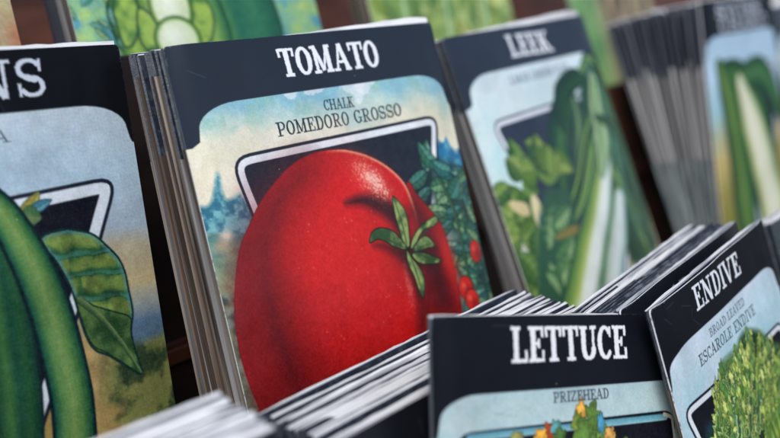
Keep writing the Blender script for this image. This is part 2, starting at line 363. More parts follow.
# ------------------------------------------------------------------ illustrations
NAVY = (21, 27, 40)
def panel_of(W, vh, vk, l=0.30, r=0.05, corner=1.05):
    """pale field under the title band: top edge vh, shoulders curving down to vk at both sides"""
    L = [(-1, 30), (-1, vk), (l*.4, vk), (l, vk-.10), (l+.05, vk-.35)]
    a = [(l+.05+corner*(1-math.cos(t)), vh+(vk-.35-vh)*(1-math.sin(t))) for t in np.linspace(.15, math.pi/2, 8)]
    b_ = [(W-r-.05-corner*(1-math.cos(t)), vh+(vk-.35-vh)*(1-math.sin(t))) for t in np.linspace(math.pi/2, .15, 8)]
    return L + a + b_ + [(W-r-.05, vk-.35), (W-r, vk-.10), (W-r*.4, vk), (W+1, vk), (W+1, 30)]

def paint_tomato(cv):
    W = 8.0
    n = vnoise(cv.U, cv.V, 1.1, 12, 5)[..., None]
    up = cv.sky([(1.2, (140, 190, 206)), (1.65, (182, 210, 206)), (2.1, (228, 226, 208)), (3.0, (240, 232, 214)), (5, (236, 228, 212))], (1.3, 4), .55, -.05)
    cv.C[:] = up
    yel = smooth01((vnoise(cv.U, cv.V, .8, 21, 4)-.45)*5)[..., None]*smooth01((cv.V-1.5)/1.0)[..., None]
    cv.C = cv.C*(1-.35*yel)+np.array((226, 217, 178))*.35*yel
    grn = smooth01((vnoise(cv.U, cv.V, 2.2, 9, 4)-.55)*6)[..., None]*smooth01((2.3-cv.V)/.6)[..., None]
    cv.C = cv.C*(1-.45*grn)+np.array((140, 190, 176))*.45*grn
    for c in [(288, 93), (310, 91), (355, 88), (364, 86), (352, 84)]:
        pass
    for c, rx, ry in [((2.881, 1.347), .28, .2), ((3.556, 1.331), .4, .14), ((4.841, 1.377), .38, .2), ((5.195, 1.391), .32, .26), ((4.912, 1.559), .18, .26)]:
        sl = cv.box(np.array([c, c]), 1.0); U, V = cv.U[sl]-c[0], cv.V[sl]-c[1]
        d = np.hypot(U/rx, V/ry)+(vnoise(cv.U[sl], cv.V[sl], 6, 5, 3)-.5)*1.2
        cv.mix(sl, smooth01((1-d)*4)*.7, (226, 232, 238))
    # far trees and field, left and right of the fruit
    def trees(x0, x1, base, top, seed, cols=((36, 92, 122), (98, 160, 178)), rough=.8):
        sl = (slice(None), slice(None)); h = vnoise(cv.U, cv.V*.3+seed, 2.4, seed, 3)
        edge = base-(base-top)*h*1.35
        m = smooth01((cv.V-edge)*9)*(cv.U > x0)*(cv.U < x1)
        t = smooth01((vnoise(cv.U, cv.V, 5, seed+1, 3)-.3)*2.4)[..., None]
        cv.mix(sl, m, np.array(cols[0])*(1-t)+np.array(cols[1])*t)
    cv.poly([(-0.23, 3.366), (0.087, 3.45), (0.246, 3.394), (0.388, 3.138), (0.524, 2.813), (0.584, 2.868), (0.564, 3.215), (0.614, 3.401), (0.793, 3.391), (0.985, 3.339), (1.134, 3.546), (1.619, 3.594), (1.428, 4.28), (-0.233, 3.924)], lambda U, V, d: np.array((46, 112, 136))+np.array((70, 66, 50))*smooth01((vnoise(U, V, 6, 9, 4)-.35)*3)[..., None], True, soft=.06)
    fld = cv.sky([(4.2, (60, 120, 128)), (4.7, (112, 138, 112)), (5.3, (140, 148, 108)), (6.2, (112, 140, 104)), (8, (88, 128, 108)), (10, (110, 120, 80))], (1.6, 14), .35)
    t2 = vnoise(cv.U, cv.V, 4.5, 41, 4)[..., None]
    fld = fld*(.72+.56*t2)
    cv.mix((slice(None), slice(None)), smooth01((cv.V-4.05+(vnoise(cv.U, cv.V, 3, 15, 3)-.5)*.5)*5), fld)
    cv.spot((0.362, 4.248), .2, .2, (190, 160, 124), .5); cv.spot((0.26, 4.357), .2, .12, (200, 176, 140), .5)
    cv.spot((0.437, 4.155), .14, .12, (235, 225, 205), .8)
    rs = random.Random(4)
    for k in range(46):                                    # mottled foliage down the left margin
        v = 5.4+k*.085; u = rs.uniform(.0, .55)+.02*k*.3
        cv.spot((u, v), rs.uniform(.08, .2), rs.uniform(.06, .15), rs.choice([(28, 62, 60), (120, 168, 150), (150, 190, 178), (52, 98, 80), (24, 48, 44)]), .75, rs.uniform(0, 3), 2)
    # right margin: blue trees, grey-green ground
    sl = (slice(None), slice(None))
    edge = 3.25+(vnoise(cv.U, cv.V*.3+3, 2.4, 61, 3)-.5)*1.1
    m = smooth01((cv.V-edge)*8)*(cv.U > 6.2)
    t = smooth01((vnoise(cv.U, cv.V, 4, 66, 4)-.3)*2.4)[..., None]
    cv.mix(sl, m, np.array((30, 106, 148))*(1-t)+np.array((96, 168, 192))*t)
    gr = cv.sky([(4.2, (92, 140, 150)), (4.6, (128, 150, 128)), (5.4, (112, 138, 128)), (8.5, (116, 140, 128))], (2, 71), .4)*(.75+.5*t2)
    cv.mix(sl, smooth01((cv.V-4.3+(t2[..., 0]-.5)*.8)*4)*(cv.U > 6.2), gr)
    frame(cv, [(0.902, 2.525), (7.46, 2.399), (5.593, 7.663), (1.956, 8.744)], .16, .075, r=.34)
    cv.leaf((6.759, 3.932), (6.83, 3.262), .06, (180, 120, 150), (214, 150, 170), (200, 150, 165), alpha=.5)
    # vine leaves
    rs = random.Random(11)
    D, Lg = (24, 66, 58), (92, 142, 104)
    spots = [(424, 172), (436, 168), (448, 172), (440, 184), (428, 188), (452, 186), (460, 192), (446, 198), (436, 206), (458, 208), (468, 218), (450, 222), (462, 232), (472, 232),
             (456, 246), (466, 262), (478, 268), (462, 276), (478, 282), (470, 290), (484, 296), (476, 306), (488, 312), (470, 256), (481, 246)]
    A = [(6.508, 3.786), (6.969, 3.756), (7.377, 3.928), (6.981, 4.179), (6.519, 4.204), (7.408, 4.305), (7.66, 4.509), (7.084, 4.567), (6.657, 4.698), (7.446, 4.899), (7.743, 5.224), (7.031, 5.191), (7.394, 5.53), (7.776, 5.608), (7.053, 5.831), (7.291, 6.31), (7.696, 6.564), (7.027, 6.622), (7.576, 6.914), (7.207, 7.039), (7.687, 7.32), (7.299, 7.49), (7.704, 7.758), (7.493, 6.194), (8.01, 6.036), (7.805, 4.804), (6.887, 4.926), (6.885, 6.218)]
    for (u, v) in A: cv.spot((u+.1, v+.05), .32, .3, (20, 48, 46), .8, 0, 2)
    for k, (u, v) in enumerate(A):
        for q in range(2):
            a = rs.uniform(0, 6.28); L = rs.uniform(.6, 1.1)*(1 if v < 5.3 else .85)
            li = rs.choice([(112, 160, 112), (84, 146, 126), (136, 172, 120), (70, 130, 120), (130, 176, 150)])
            cv.leaf((u, v), (u+L*math.cos(a), v+L*math.sin(a)), rs.uniform(.15, .24), rs.choice([(26, 70, 60), (22, 82, 84), (34, 84, 62)]), li, (10, 24, 26), bend=rs.uniform(-.1, .1), ow=.02)
    cv.tube([(6.906, 4.061), (7.163, 5.032), (7.196, 6.235), (7.232, 7.446), (7.25, 8.122)], [.03, .04, .03], [(-1, (30, 60, 40)), (1, (90, 130, 80))], .9, outline=(12, 24, 20), ow=.02)
    for c, r in [((7.689, 6.103), .26), ((7.002, 6.935), .27), ((7.125, 7.285), .25), ((7.424, 7.846), .25)]:
        cv.disc(c, r*.92, r*1.1, (206, 38, 30), outline=(60, 12, 14), ow=.03)
        cv.spot((c[0]+r*.35, c[1]+r*.4), r*.6, r*.6, (120, 14, 16), .7); cv.spot((c[0]-r*.25, c[1]-r*.3), r*.3, r*.3, (240, 110, 90), .8)
    # the fruit: right-hand lobe first, then the main body
    RED = (198, 18, 17)
    def flesh(U, V, d):
        n = vnoise(U, V, 16, 5, 2)[..., None]-.5; m = vnoise(U, V, .7, 6, 2)[..., None]-.5
        return np.array(RED)+n*np.array((26, 16, 14))+m*np.array((26, 6, 4))
    def shaded(U, V, d):
        c = flesh(U, V, d); k = smooth01(1+d/.55)[..., None]*.45
        return c*(1-k)+np.array((110, 10, 14))*k
    lobe = [(5.712, 4.011), (5.952, 4.258), (6.155, 4.526), (6.38, 4.854), (6.566, 5.203), (6.654, 5.745), (6.688, 6.225), (6.708, 6.757), (6.66, 7.377), (6.523, 7.92), (5.858, 8.825), (4.814, 8.706), (4.528, 7.367), (4.897, 5.713)]
    cv.poly(lobe, shaded, True, outline=(70, 14, 16), ow=.03)
    for p, w, a in [([(5.704, 4.366), (6.04, 4.994), (6.127, 5.631), (5.993, 6.737), (5.754, 7.965)], .20, .75)]:
        cv.tube(p, [w*.4, w, w*1.3, w], [(-1, (60, 8, 12)), (1, (60, 8, 12))], a*.8, soft=.35)
    cv.spot((6.086, 6.449), .42, 1.6, (58, 6, 10), .85, -.2)
    cv.spot((6.597, 6.152), .25, .8, (214, 44, 34), .7, -.2)
    body = [(3.972, 2.83), (4.321, 2.92), (4.693, 3.064), (5.109, 3.317), (5.424, 3.607), (5.661, 3.951), (5.771, 4.378), (5.817, 4.898), (5.794, 5.533), (5.667, 6.272), (5.51, 7), (5.259, 7.697), (4.69, 8.541), (3.93, 9.417), (2.894, 9.907), (1.664, 9.807), (0.789, 9.139), (0.399, 8.438), (0.26, 7.813), (0.158, 7.161), (0.142, 6.474), (0.229, 5.773), (0.393, 5.156), (0.665, 4.514), (1.013, 4.079), (1.382, 3.684), (1.858, 3.321), (2.391, 3), (2.862, 2.845), (3.378, 2.786)]
    sl, d = cv.poly(body, flesh, True, outline=(120, 18, 18), ow=.025)
    U, V = cv.U[sl], cv.V[sl]
    rim = smooth01(1+d/1.05)*(d < 0)*np.clip(1.25-(U-0.2)/4.5, 0, 1)
    cv.mix(sl, rim*.42, (112, 14, 18))
    rim2 = smooth01(1+d/.10)*(d < 0)*smooth01((U-3.2)/1.0)*smooth01((5.4-V)/1.0)
    cv.mix(sl, rim2*.8, (238, 196, 150))
    for p, w, a in [([(2.649, 3.278), (1.838, 3.773), (1.38, 4.45), (1.098, 5.286), (1.064, 6.177), (1.18, 7.115), (1.3, 8.063), (1.373, 9.006)], [.25, .5, .55, .5, .6, .75, .8], .62),
                    ([(1.13, 5.744), (1.147, 6.652), (1.244, 7.475), (1.186, 8.482)], [.1, .3, .45, .5], .6)]:
        cv.tube(p, w, [(-1, (96, 10, 14)), (0, (66, 6, 12)), (1, (96, 10, 14))], a*1.12, soft=.75)
    cv.spot((1.986, 8.637), 2.2, 1.2, (104, 12, 16), .6)
    cv.spot((3.428, 5.137), 1.6, 1.6, (214, 34, 30), .5)
    cv.tube([(3.711, 4.089), (4.206, 4.111), (4.667, 4.296), (5.042, 4.593), (5.21, 4.928), (5.253, 5.34)], [.03, .14, .24, .26, .2, .12], [(-1, (46, 8, 12)), (0, (34, 6, 10)), (1, (90, 10, 16))], .95, soft=.12)
    cv.tube([(5.21, 4.928), (5.688, 4.745), (5.812, 5.025), (5.755, 5.653)], [.2, .12, .1, .05], [(-1, (60, 10, 14)), (1, (60, 10, 14))], .6, soft=.25)
    cv.spot((5.277, 5.598), .42, .34, (40, 10, 12), .85, .3)
    cv.tube([(5.432, 5.886), (5.426, 6.469), (5.327, 7.131), (5.025, 7.885)], [.08, .16, .14, .05], [(-1, (92, 10, 16)), (1, (70, 8, 12))], .8, soft=.18)
    cv.spot((4.609, 3.643), .75, .42, (226, 84, 70), .4, .95)
    cv.spot((4.726, 3.688), .5, .24, (240, 140, 120), .5, .95)
    cv.stipple((4.664, 3.677), .62, .32, (240, 160, 140), .95, .80, .026, .5)
    cv.stipple((4.742, 3.741), .40, .2, (250, 214, 200), .95, .84, .026, .6)
    cv.stipple((5.057, 6.303), .8, .10, (224, 110, 100), 1.62, .86, .03, .6)
    rs = random.Random(3)
    for k in range(40):
        cv.spot((rs.uniform(1.6, 4.8), rs.uniform(4.2, 9)), .022, .022, (226, 120, 104), .6)
    cv.tube([(5.809, 4.59), (5.86, 5.214), (5.799, 5.97), (5.613, 6.899), (5.253, 7.95)], [.08, .2, .26, .26, .2], [(-1, (74, 8, 12)), (1, (74, 8, 12))], .62, soft=.34)
    cv.tube([(0.76, 4.536), (0.497, 5.138), (0.344, 5.804), (0.28, 6.514), (0.321, 7.3), (0.415, 7.997)], [.1, .14, .16, .16, .16, .16], [(-1, (96, 10, 14)), (1, (96, 10, 14))], .5, soft=.3)
    # calyx
    for p in ([(5.15, 5.67), (4.835, 5.474), (4.496, 5.275), (4.252, 5.222)], [(5.167, 5.725), (5.194, 6.084), (5.287, 6.46), (5.29, 6.791)], [(5.363, 5.769), (5.693, 6.074), (6.186, 6.136)], [(5.473, 5.641), (5.891, 5.682), (6.242, 5.734)]):
        cv.tube(p, [.14, .12, .08, .03], [(-1, (60, 6, 10)), (1, (60, 6, 10))], .7, soft=.1)
    cd, cl, co = (48, 78, 40), (150, 168, 96), (14, 20, 14)
    def sep(P, tip, base):
        cv.poly(P, lambda U, V, d: np.array(cd)*(1-g(U, V))+np.array(cl)*g(U, V), True, outline=co, ow=.03)
        cv.tube([base, ((base[0]+tip[0])/2+.03, (base[1]+tip[1])/2), tip], [.02, .03, .01], [(-1, (60, 84, 44)), (1, (36, 58, 34))], .7)
    g = lambda U, V: smooth01((vnoise(U, V, 3.2, 51, 3)-.28)*2.6)[..., None]
    sep([(5.162, 4.215), (5.318, 4.37), (5.446, 4.621), (5.424, 5.022), (5.314, 5.479), (5.164, 5.296), (5.131, 4.962), (5.114, 4.582)], (5.179, 4.268), (5.264, 5.418))
    sep([(4.159, 5.104), (4.282, 4.909), (4.525, 4.862), (4.854, 4.98), (5.107, 5.258), (5.201, 5.505), (4.864, 5.381), (4.649, 5.21), (4.423, 5.087), (4.256, 5.1)], (4.322, 4.991), (5.177, 5.475))
    sep([(5.372, 5.517), (5.553, 5.277), (5.906, 5.07), (6.228, 4.979), (6.461, 4.948), (6.456, 5.077), (6.284, 5.146), (5.985, 5.163), (5.728, 5.289), (5.519, 5.499)], (6.402, 5.014), (5.445, 5.508))
    sep([(5.455, 5.587), (5.69, 5.408), (5.923, 5.355), (6.071, 5.464), (6.162, 5.638), (5.872, 5.627), (5.614, 5.647)], (6.074, 5.568), (5.455, 5.587))
    sep([(5.393, 5.674), (5.665, 5.709), (5.981, 5.857), (6.287, 6.055), (5.919, 6.049), (5.59, 5.948), (5.421, 5.807)], (6.218, 6.04), (5.426, 5.681))
    sep([(5.219, 5.56), (5.348, 5.816), (5.537, 6.114), (5.581, 6.43), (5.436, 6.777), (5.356, 6.579), (5.295, 6.209), (5.188, 5.881)], (5.433, 6.674), (5.269, 5.621))
    cv.spot((5.292, 5.55), .07, .07, (20, 16, 12), .9)
    cv.grain(9, 6)
    header(cv, W, panel_of(W, 1.34, 2.2, .34, .06, 1.05), INKC)
    wear(cv, W, HT, 5, .55)
    text(cv, 'TOMATO', (2.798, 0.963), (5.862, 0.992), .66, (236, 238, 244), 1.1)
    text(cv, 'CHALK', (3.749, 1.87), (4.728, 1.883), .26, (38, 44, 54), .8)
    text(cv, 'POMEDORO GROSSO', (2.252, 2.285), (6.166, 2.29), .33, (34, 40, 48), .84)

def paint_beans(cv):
    W = 8.0
    cv.C[:] = cv.sky([(1.2, (196, 210, 220)), (2.6, (172, 196, 212)), (3.9, (164, 180, 194)), (4.35, (176, 166, 140)), (5.3, (190, 172, 128)), (5.8, (150, 156, 150)), (6.1, (84, 110, 134)), (6.5, (78, 102, 116)), (6.8, (84, 98, 62)), (9, (78, 92, 50)), (11, (70, 74, 40))], (.9, 7), .3)
    sl = (slice(None), slice(None)); n = smooth01((vnoise(cv.U, cv.V, 1.7, 23, 5)-.38)*4)[..., None]
    k = smooth01((cv.V-6.4)*3)
    cv.mix(sl, k, np.array((42, 60, 38))*(1-n)+np.array((120, 124, 70))*n)
    m = smooth01((vnoise(cv.U, cv.V, 1.0, 29, 4)-.45)*6)*smooth01((cv.V-6.6)*2)*smooth01((7.2-cv.U)*2)
    cv.mix(sl, m*.85, (170, 140, 84))
    cv.poly([(5.873, 5.742), (6.319, 5.943), (6.482, 6.407), (6.299, 7.134), (6.231, 7.784), (5.849, 8.55), (5.39, 8.167)], lambda U, V, d: np.array((176, 150, 96))*(.75+.5*vnoise(U, V, 2.5, 8, 4)[..., None]), True, soft=.25)
    frame(cv, [(0.184, 3.08), (7.513, 2.817), (4.536, 8.127), (3.781, 9.281)], .25, .085, (214, 222, 230), (26, 32, 46), (16, 18, 30), r=.42)
    cv.leaf((4.981, 3.507), (5.53, 2.917), .15, (150, 130, 60), (196, 190, 90), (60, 90, 60), alpha=.9)
    cv.leaf((5.24, 3.285), (5.761, 3.12), .1, (60, 120, 140), (110, 170, 180), (30, 60, 80), alpha=.9)
    cv.leaf((5.064, 3.296), (5.474, 3.449), .2, (60, 100, 60), (120, 140, 90), (60, 90, 60), alpha=.8)
    # far pod
    cv.tube([(4.297, 3.586), (4.369, 4.305), (4.386, 5.121), (4.369, 6.144), (4.314, 7.166), (4.148, 8.368)], [.4, .5, .52, .52, .5, .5], [(-1, (14, 52, 46)), (-.5, (36, 84, 50)), (-.1, (26, 74, 54)), (.3, (62, 110, 58)), (1, (16, 54, 44))], outline=(10, 30, 28), soft=.06)
    # crinkled leaf
    L = [(5.39, 3.893), (5.908, 3.799), (6.268, 3.886), (6.579, 4.03), (6.826, 4.295), (7.07, 4.609), (7.187, 4.947), (7.214, 5.358), (7.225, 5.858), (7.094, 6.278), (7.114, 6.738), (7.184, 7.216), (6.842, 6.934), (6.494, 6.611), (6.187, 6.393), (6.025, 5.955), (5.898, 5.1), (5.655, 4.407)]
    def crink(U, V, d):
        n = vnoise(U, V, 2.4, 33, 3); q = np.sin((V-U*.12)*11.5+1.3*np.abs(np.sin(U*4.6+.5))+1.5*n)
        bl = smooth01((np.sin(U*9+V*2.5+3*n)*.5+.5)*(q*.5+.5)*2.0)
        c = np.array((30, 74, 46))*(1-bl[..., None])+np.array((96, 122, 64))*bl[..., None]
        hl = smooth01((-q-.78)*6)*smooth01((n-.25)*4)
        c = c*(1-hl[..., None]*.7)+np.array((84, 140, 132))*hl[..., None]*.7
        return c*(.8+.4*n[..., None])
    sl2, d = cv.poly(L, lambda U, V, d: cv.domes(U, V, .62, .50, 4), True, outline=(16, 44, 44), ow=.05)
    cv.mix(sl2, smooth01(1+d/.12)*(d < 0)*.6*smooth01((6.2-cv.V[sl2])*2), (84, 146, 160))
    cv.poly([(5.965, 5.245), (6.303, 5.5), (6.756, 5.742), (7.151, 5.975), (7.094, 6.278), (7.131, 6.788), (7.184, 7.216), (6.801, 6.877), (6.454, 6.555), (6.156, 6.296), (6.01, 5.777)], lambda U, V, d: np.array((34, 66, 36))+np.array((62, 60, 32))*smooth01((vnoise(U, V, 1.8, 3, 3)-.35)*3)[..., None], True, outline=(14, 36, 32), ow=.03)
    cv.tube([(6.003, 5.298), (6.444, 5.798), (6.832, 6.434), (7.184, 7.216)], [.08, .06, .03], [(-1, (120, 140, 84)), (1, (30, 60, 40))], .9)
    # near pod
    cv.tube([(4.374, 2.741), (4.693, 3.234), (4.979, 3.98), (5.19, 4.729), (5.363, 5.613), (5.455, 6.623), (5.477, 7.54), (5.348, 8.813)], [.22, .31, .38, .42, .44, .45, .46, .46],
            [(-1, (12, 48, 48)), (-.85, (30, 84, 54)), (-.4, (90, 132, 70)), (0, (118, 150, 84)), (.5, (84, 130, 72)), (.88, (26, 82, 62)), (1, (8, 40, 44))], outline=(6, 26, 32), ow=.05, soft=.05)
    cv.grain(10, 8)
    header(cv, W, panel_of(W, 1.26, 2.16, .3, .08, 1.15), (13, 15, 22))
    wear(cv, W, HT, 8, .4)
    text(cv, 'BEANS', (2.05, .96), (6.15, 0.982), .78, (206, 214, 226))
    text(cv, 'ITALIA', (3.2, 1.74), (5.128, 1.838), .24, (50, 62, 74), .7)

def paint_leek(cv):
    W = 8.0
    cv.C[:] = cv.sky([(1.2, (206, 222, 230)), (2.4, (204, 224, 226)), (4, (190, 220, 222)), (5.5, (196, 216, 206)), (6.5, (190, 196, 160)), (9, (150, 168, 110))], (.8, 17), .5)
    t = smooth01((vnoise(cv.U, cv.V, .9, 19, 4)-.45)*4)[..., None]
    cv.C = cv.C*(1-.35*t)+np.array((226, 228, 230))*.35*t
    sl = (slice(None), slice(None))
    n = vnoise(cv.U, cv.V, 1.6, 27, 4)
    cv.mix(sl, smooth01((cv.V-5.6)*2)*smooth01((cv.U-4.5)), np.stack([150+60*n, 160+40*n, 110+60*n], -1))
    frame(cv, [(0.747, 2.725), (10.642, 2.571), (4.657, 9.489), (2.767, 9.886)], .15, .06, (224, 228, 236), (34, 42, 58), (40, 48, 66), r=.34)
    for pth, w, rp in [
        ([(566, 98), (562, 120), (559, 150), (562, 190), (570, 230)], [.3, .55, .7, .5, .3], [(-1, (18, 50, 38)), (0, (60, 104, 58)), (.4, (26, 66, 46)), (1, (14, 44, 38))]),
        ([(574, 110), (580, 140), (578, 180), (570, 215)], [.2, .35, .4, .2], [(-1, (24, 60, 50)), (0, (110, 140, 90)), (1, (30, 60, 50))])]:
        cv.tube(LK[pth[0]], w, rp, soft=.05)
    cv.poly([(6.039, 2.563), (7.176, 1.927), (7.9, 2.161), (8.117, 3.59), (7.66, 6.377), (7.235, 8.465), (5.684, 8.473), (5.838, 6.335), (5.069, 5.814), (5.376, 4.141)], lambda U, V, d: np.array((14, 44, 32))+np.array((40, 50, 30))*vnoise(U, V, 2, 3, 3)[..., None], True, soft=.12)
    rs = random.Random(12)
    pal = [((10, 46, 30), (84, 130, 62)), ((8, 38, 28), (44, 92, 50)), ((40, 84, 40), (150, 182, 96)), ((16, 60, 44), (110, 158, 120)), ((8, 34, 26), (30, 74, 44))]
    for k in range(30):
        P = LEAVES[k % len(LEAVES)]; du, dv = rs.uniform(-.5, .5), rs.uniform(-.3, .3)
        P = [(p[0]+du*(.3+.7*i/len(P)), p[1]+dv) for i, p in enumerate(P)]
        d_, l_ = rs.choice(pal); w = rs.uniform(.10, .26)
        cv.tube(P, [w*.5, w, w, w*.7, .05], [(-1, d_), (-.2, l_), (.25, d_), (.6, l_), (1, d_)], outline=(14, 40, 32), ow=.02, soft=.03)
    # lower left leafy bunch
    rs = random.Random(8)
    for (u, v) in BUNCH:
        for q in range(3):
            a = rs.uniform(0, 6.28); L = rs.uniform(.8, 1.5)
            cv.leaf((u, v), (u+L*math.cos(a)*.9, v+L*math.sin(a)), rs.uniform(.3, .5), rs.choice([(44, 84, 30), (36, 76, 38), (70, 104, 36)]), rs.choice([(134, 160, 76), (116, 150, 70), (156, 172, 90)]), (44, 70, 40), bend=rs.uniform(-.2, .2))
    cv.poly([(0.432, 5.116), (1.11, 5.347), (1.106, 5.724), (0.602, 5.532)], (206, 188, 140), True); cv.disc((1.551, 5.774), .25, .6, (220, 206, 160)); cv.disc((1.642, 6.181), .2, .35, (70, 100, 150))
    cv.poly([(1.918, 5.417), (2.875, 5.317), (3.441, 5.947), (1.946, 8.642), (0.377, 8.144)], (44, 84, 60), True, soft=.15)
    for (a_, c_) in zip([(1.497, 6.907), (1.684, 7.343), (2.495, 6.533), (1.063, 7.858), (1.403, 8.216), (2.166, 7.482), (2.071, 6.293), (1.064, 7.48)], [(2.435, 5.671), (2.899, 6.836), (2.268, 5.955), (2.329, 7.204), (1.31, 7.235), (2.267, 8.095), (3.213, 5.925), (1.341, 8.324)]):
        cv.leaf(a_, c_, rs.uniform(.25, .4), rs.choice([(40, 88, 56), (56, 104, 60)]), rs.choice([(124, 162, 90), (150, 180, 120), (96, 150, 110)]), (22, 52, 40), bend=rs.uniform(-.2, .2))
    cv.tube([(2.069, 6.679), (2.865, 6.695), (3.924, 6.769)], [.08, .16, .1], [(-1, (150, 120, 60)), (1, (120, 120, 60))], .9, soft=.05)
    # stalks
    cv.tube([(6.304, 6.298), (5.367, 7.445), (4.46, 8.405), (3.527, 9.472)], [.3, .55, .55, .5], [(-1, (130, 168, 160)), (-.3, (222, 230, 232)), (.5, (190, 206, 190)), (1, (90, 130, 90))], soft=.06)
    cv.tube([(6.935, 2.69), (6.691, 3.66), (6.28, 4.659), (5.308, 5.867), (3.979, 7.087), (2.637, 8.369), (1.774, 9.23)], [.2, .36, .5, .62, .72, .8, .85],
            [(-1, (70, 112, 84)), (-.75, (150, 180, 150)), (-.55, (222, 228, 226)), (.05, (214, 222, 208)), (.25, (166, 182, 100)), (.6, (110, 144, 66)), (.85, (80, 122, 62)), (1, (36, 80, 56))], outline=(24, 54, 40), soft=.05)
    cv.tube([(7.078, 2.276), (6.656, 3.296), (6.372, 4.32), (5.617, 5.41)], [.3, .5, .6, .1], [(-1, (24, 72, 42)), (-.3, (176, 200, 150)), (.1, (70, 118, 66)), (.5, (190, 206, 160)), (1, (16, 60, 40))], .9, soft=.12)
    for P in LEAVES[1:3]: cv.tube(P, [.1, .2, .22, .14, .03], [(-1, (8, 36, 26)), (0, (66, 110, 60)), (1, (8, 36, 26))], outline=(8, 28, 22), ow=.03, soft=.03)
    cv.grain(8, 6)
    header(cv, W, panel_of(W, 1.29, 2.2, .3, .06, 1.05), (38, 46, 60))
    wear(cv, W, HT, 15, .4)
    text(cv, 'LEEK', (2.94, 0.975), (5.418, 1.038), .72, (236, 238, 244), 1.1)
    text(cv, 'LARGE LONDON FLAG', (2.408, 1.806), (5.883, 1.799), .26, (70, 84, 98), .8)

LK = {(566, 98): [(5.429, 2.475), (4.663, 3.049), (3.852, 3.926), (3.258, 5.074), (2.781, 6.444)], (574, 110): [(5.499, 2.765), (5.122, 3.921), (4.325, 5.138), (3.263, 6.236)]}
LEAVES = [[(7.096, 1.627), (7.429, 2.613), (7.264, 4.115), (7.059, 5.887), (6.919, 8.021)], [(6.476, 3.554), (7.311, 4.05), (7.67, 5.28), (7.585, 6.91), (7.509, 8.538)], [(7.443, 1.96), (7.892, 2.821), (7.978, 4.01), (7.964, 5.334), (7.705, 6.753)], [(6.065, 2.425), (7.495, 1.674), (7.944, 2.534), (7.879, 3.921), (7.338, 5.508)], [(4.232, 3.522), (4.934, 2.54), (6.179, 2.157), (6.712, 2.802), (6.337, 3.958)], [(6.466, 3.98), (6.709, 5.097), (7.009, 6.599), (7.372, 8.501)], [(6.526, 3.276), (5.497, 4.163), (3.93, 5.558), (2.463, 6.394)]]
BUNCH = [(0.671, 4.676), (1.303, 4.634), (2.091, 4.555), (2.841, 4.324), (0.694, 5.181), (0.834, 5.843), (0.828, 6.594), (0.42, 6.231), (0.945, 7.129), (0.383, 7.214), (2.663, 4.81), (0.525, 7.693)]

def paint_lettuce(cv):
    W = 8.0
    cv.C[:] = cv.sky([(1.2, (166, 192, 198)), (1.9, (178, 200, 202)), (2.4, (168, 200, 206)), (4, (200, 206, 180)), (11, (150, 150, 100))], (1.2, 5), .4)
    sl = (slice(None), slice(None)); n = smooth01((vnoise(cv.U, cv.V, 1.3, 9, 5)-.4)*4)[..., None]
    cv.C = cv.C*(1-.25*n)+np.array((206, 214, 214))*.25*n
    frame(cv, [(0.432, 2.121), (7.1, 2.107), (6.794, 6.57), (1.945, 5.992)], .0, .06, (110, 160, 176), (20, 22, 32), (20, 20, 30), r=.3)
    P = [(0.766, 2.201), (6.974, 2.197)]
    cv.tube([(P[0][0]+.05, P[0][1]+.02), (P[1][0]-.25, P[1][1]+.05)], .07, [(-1, (84, 146, 166)), (1, (140, 186, 194))], smooth=False)
    cv.tube([(6.67, 2.187), (6.929, 2.27), (6.99, 2.427), (7.088, 3.001)], .045, [(-1, (220, 214, 196)), (1, (220, 214, 196))])
    rs = random.Random(2)
    pal = [((70, 104, 40), (120, 150, 62)), ((150, 44, 30), (200, 96, 44)), ((60, 96, 36), (140, 160, 70)), ((48, 84, 40), (96, 132, 54)), ((120, 58, 34), (176, 96, 52))]
    for k in range(46):
        u = rs.uniform(2.6, 5.4); v = 2.62+rs.uniform(0, 2.0)+.45*abs(math.sin(u*2.4))
        cv.ruffle((u, v), rs.uniform(.12, .3), rs.uniform(.12, .26), rs.choice([(84, 120, 50), (110, 146, 64), (66, 100, 46), (128, 160, 82), (150, 92, 48)]), 60+k)
    for c, rx, ry, col in [((3.93, 1.979), .13, .26, (228, 166, 72)), ((3.789, 2.188), .15, .22, (120, 140, 56)), ((4.261, 2.122), .2, .34, (84, 116, 52)), ((4.018, 2.384), .3, .3, (96, 132, 60)),
                           ((4.526, 2.364), .16, .2, (104, 136, 60)), ((4.777, 2.465), .16, .14, (200, 150, 80)), ((3.007, 2.323), .22, .2, (150, 60, 36)), ((2.721, 2.339), .16, .13, (214, 156, 60)),
                           ((2.064, 2.305), .15, .09, (150, 150, 84)), ((4.507, 2.221), .1, .2, (70, 140, 170)), ((3.16, 2.219), .14, .14, (90, 150, 150)), ((3.263, 2.402), .16, .16, (70, 104, 50))]:
        cv.ruffle(c, rx*1.05, ry*1.05, col, int(c[0]*97+c[1]*31))
    cv.grain(9, 6)
    header(cv, W, panel_of(W, 1.45, 2.25, .10, .06, .9), (17, 20, 29))
    wear(cv, W, HT, 21, .7)
    text(cv, 'LETTUCE', (1.955, 0.906), (5.523, 0.928), .69, (232, 232, 236), 1.12)
    text(cv, 'PRIZEHEAD', (3.083, 1.728), (4.831, 1.732), .21, (44, 52, 64), .95)

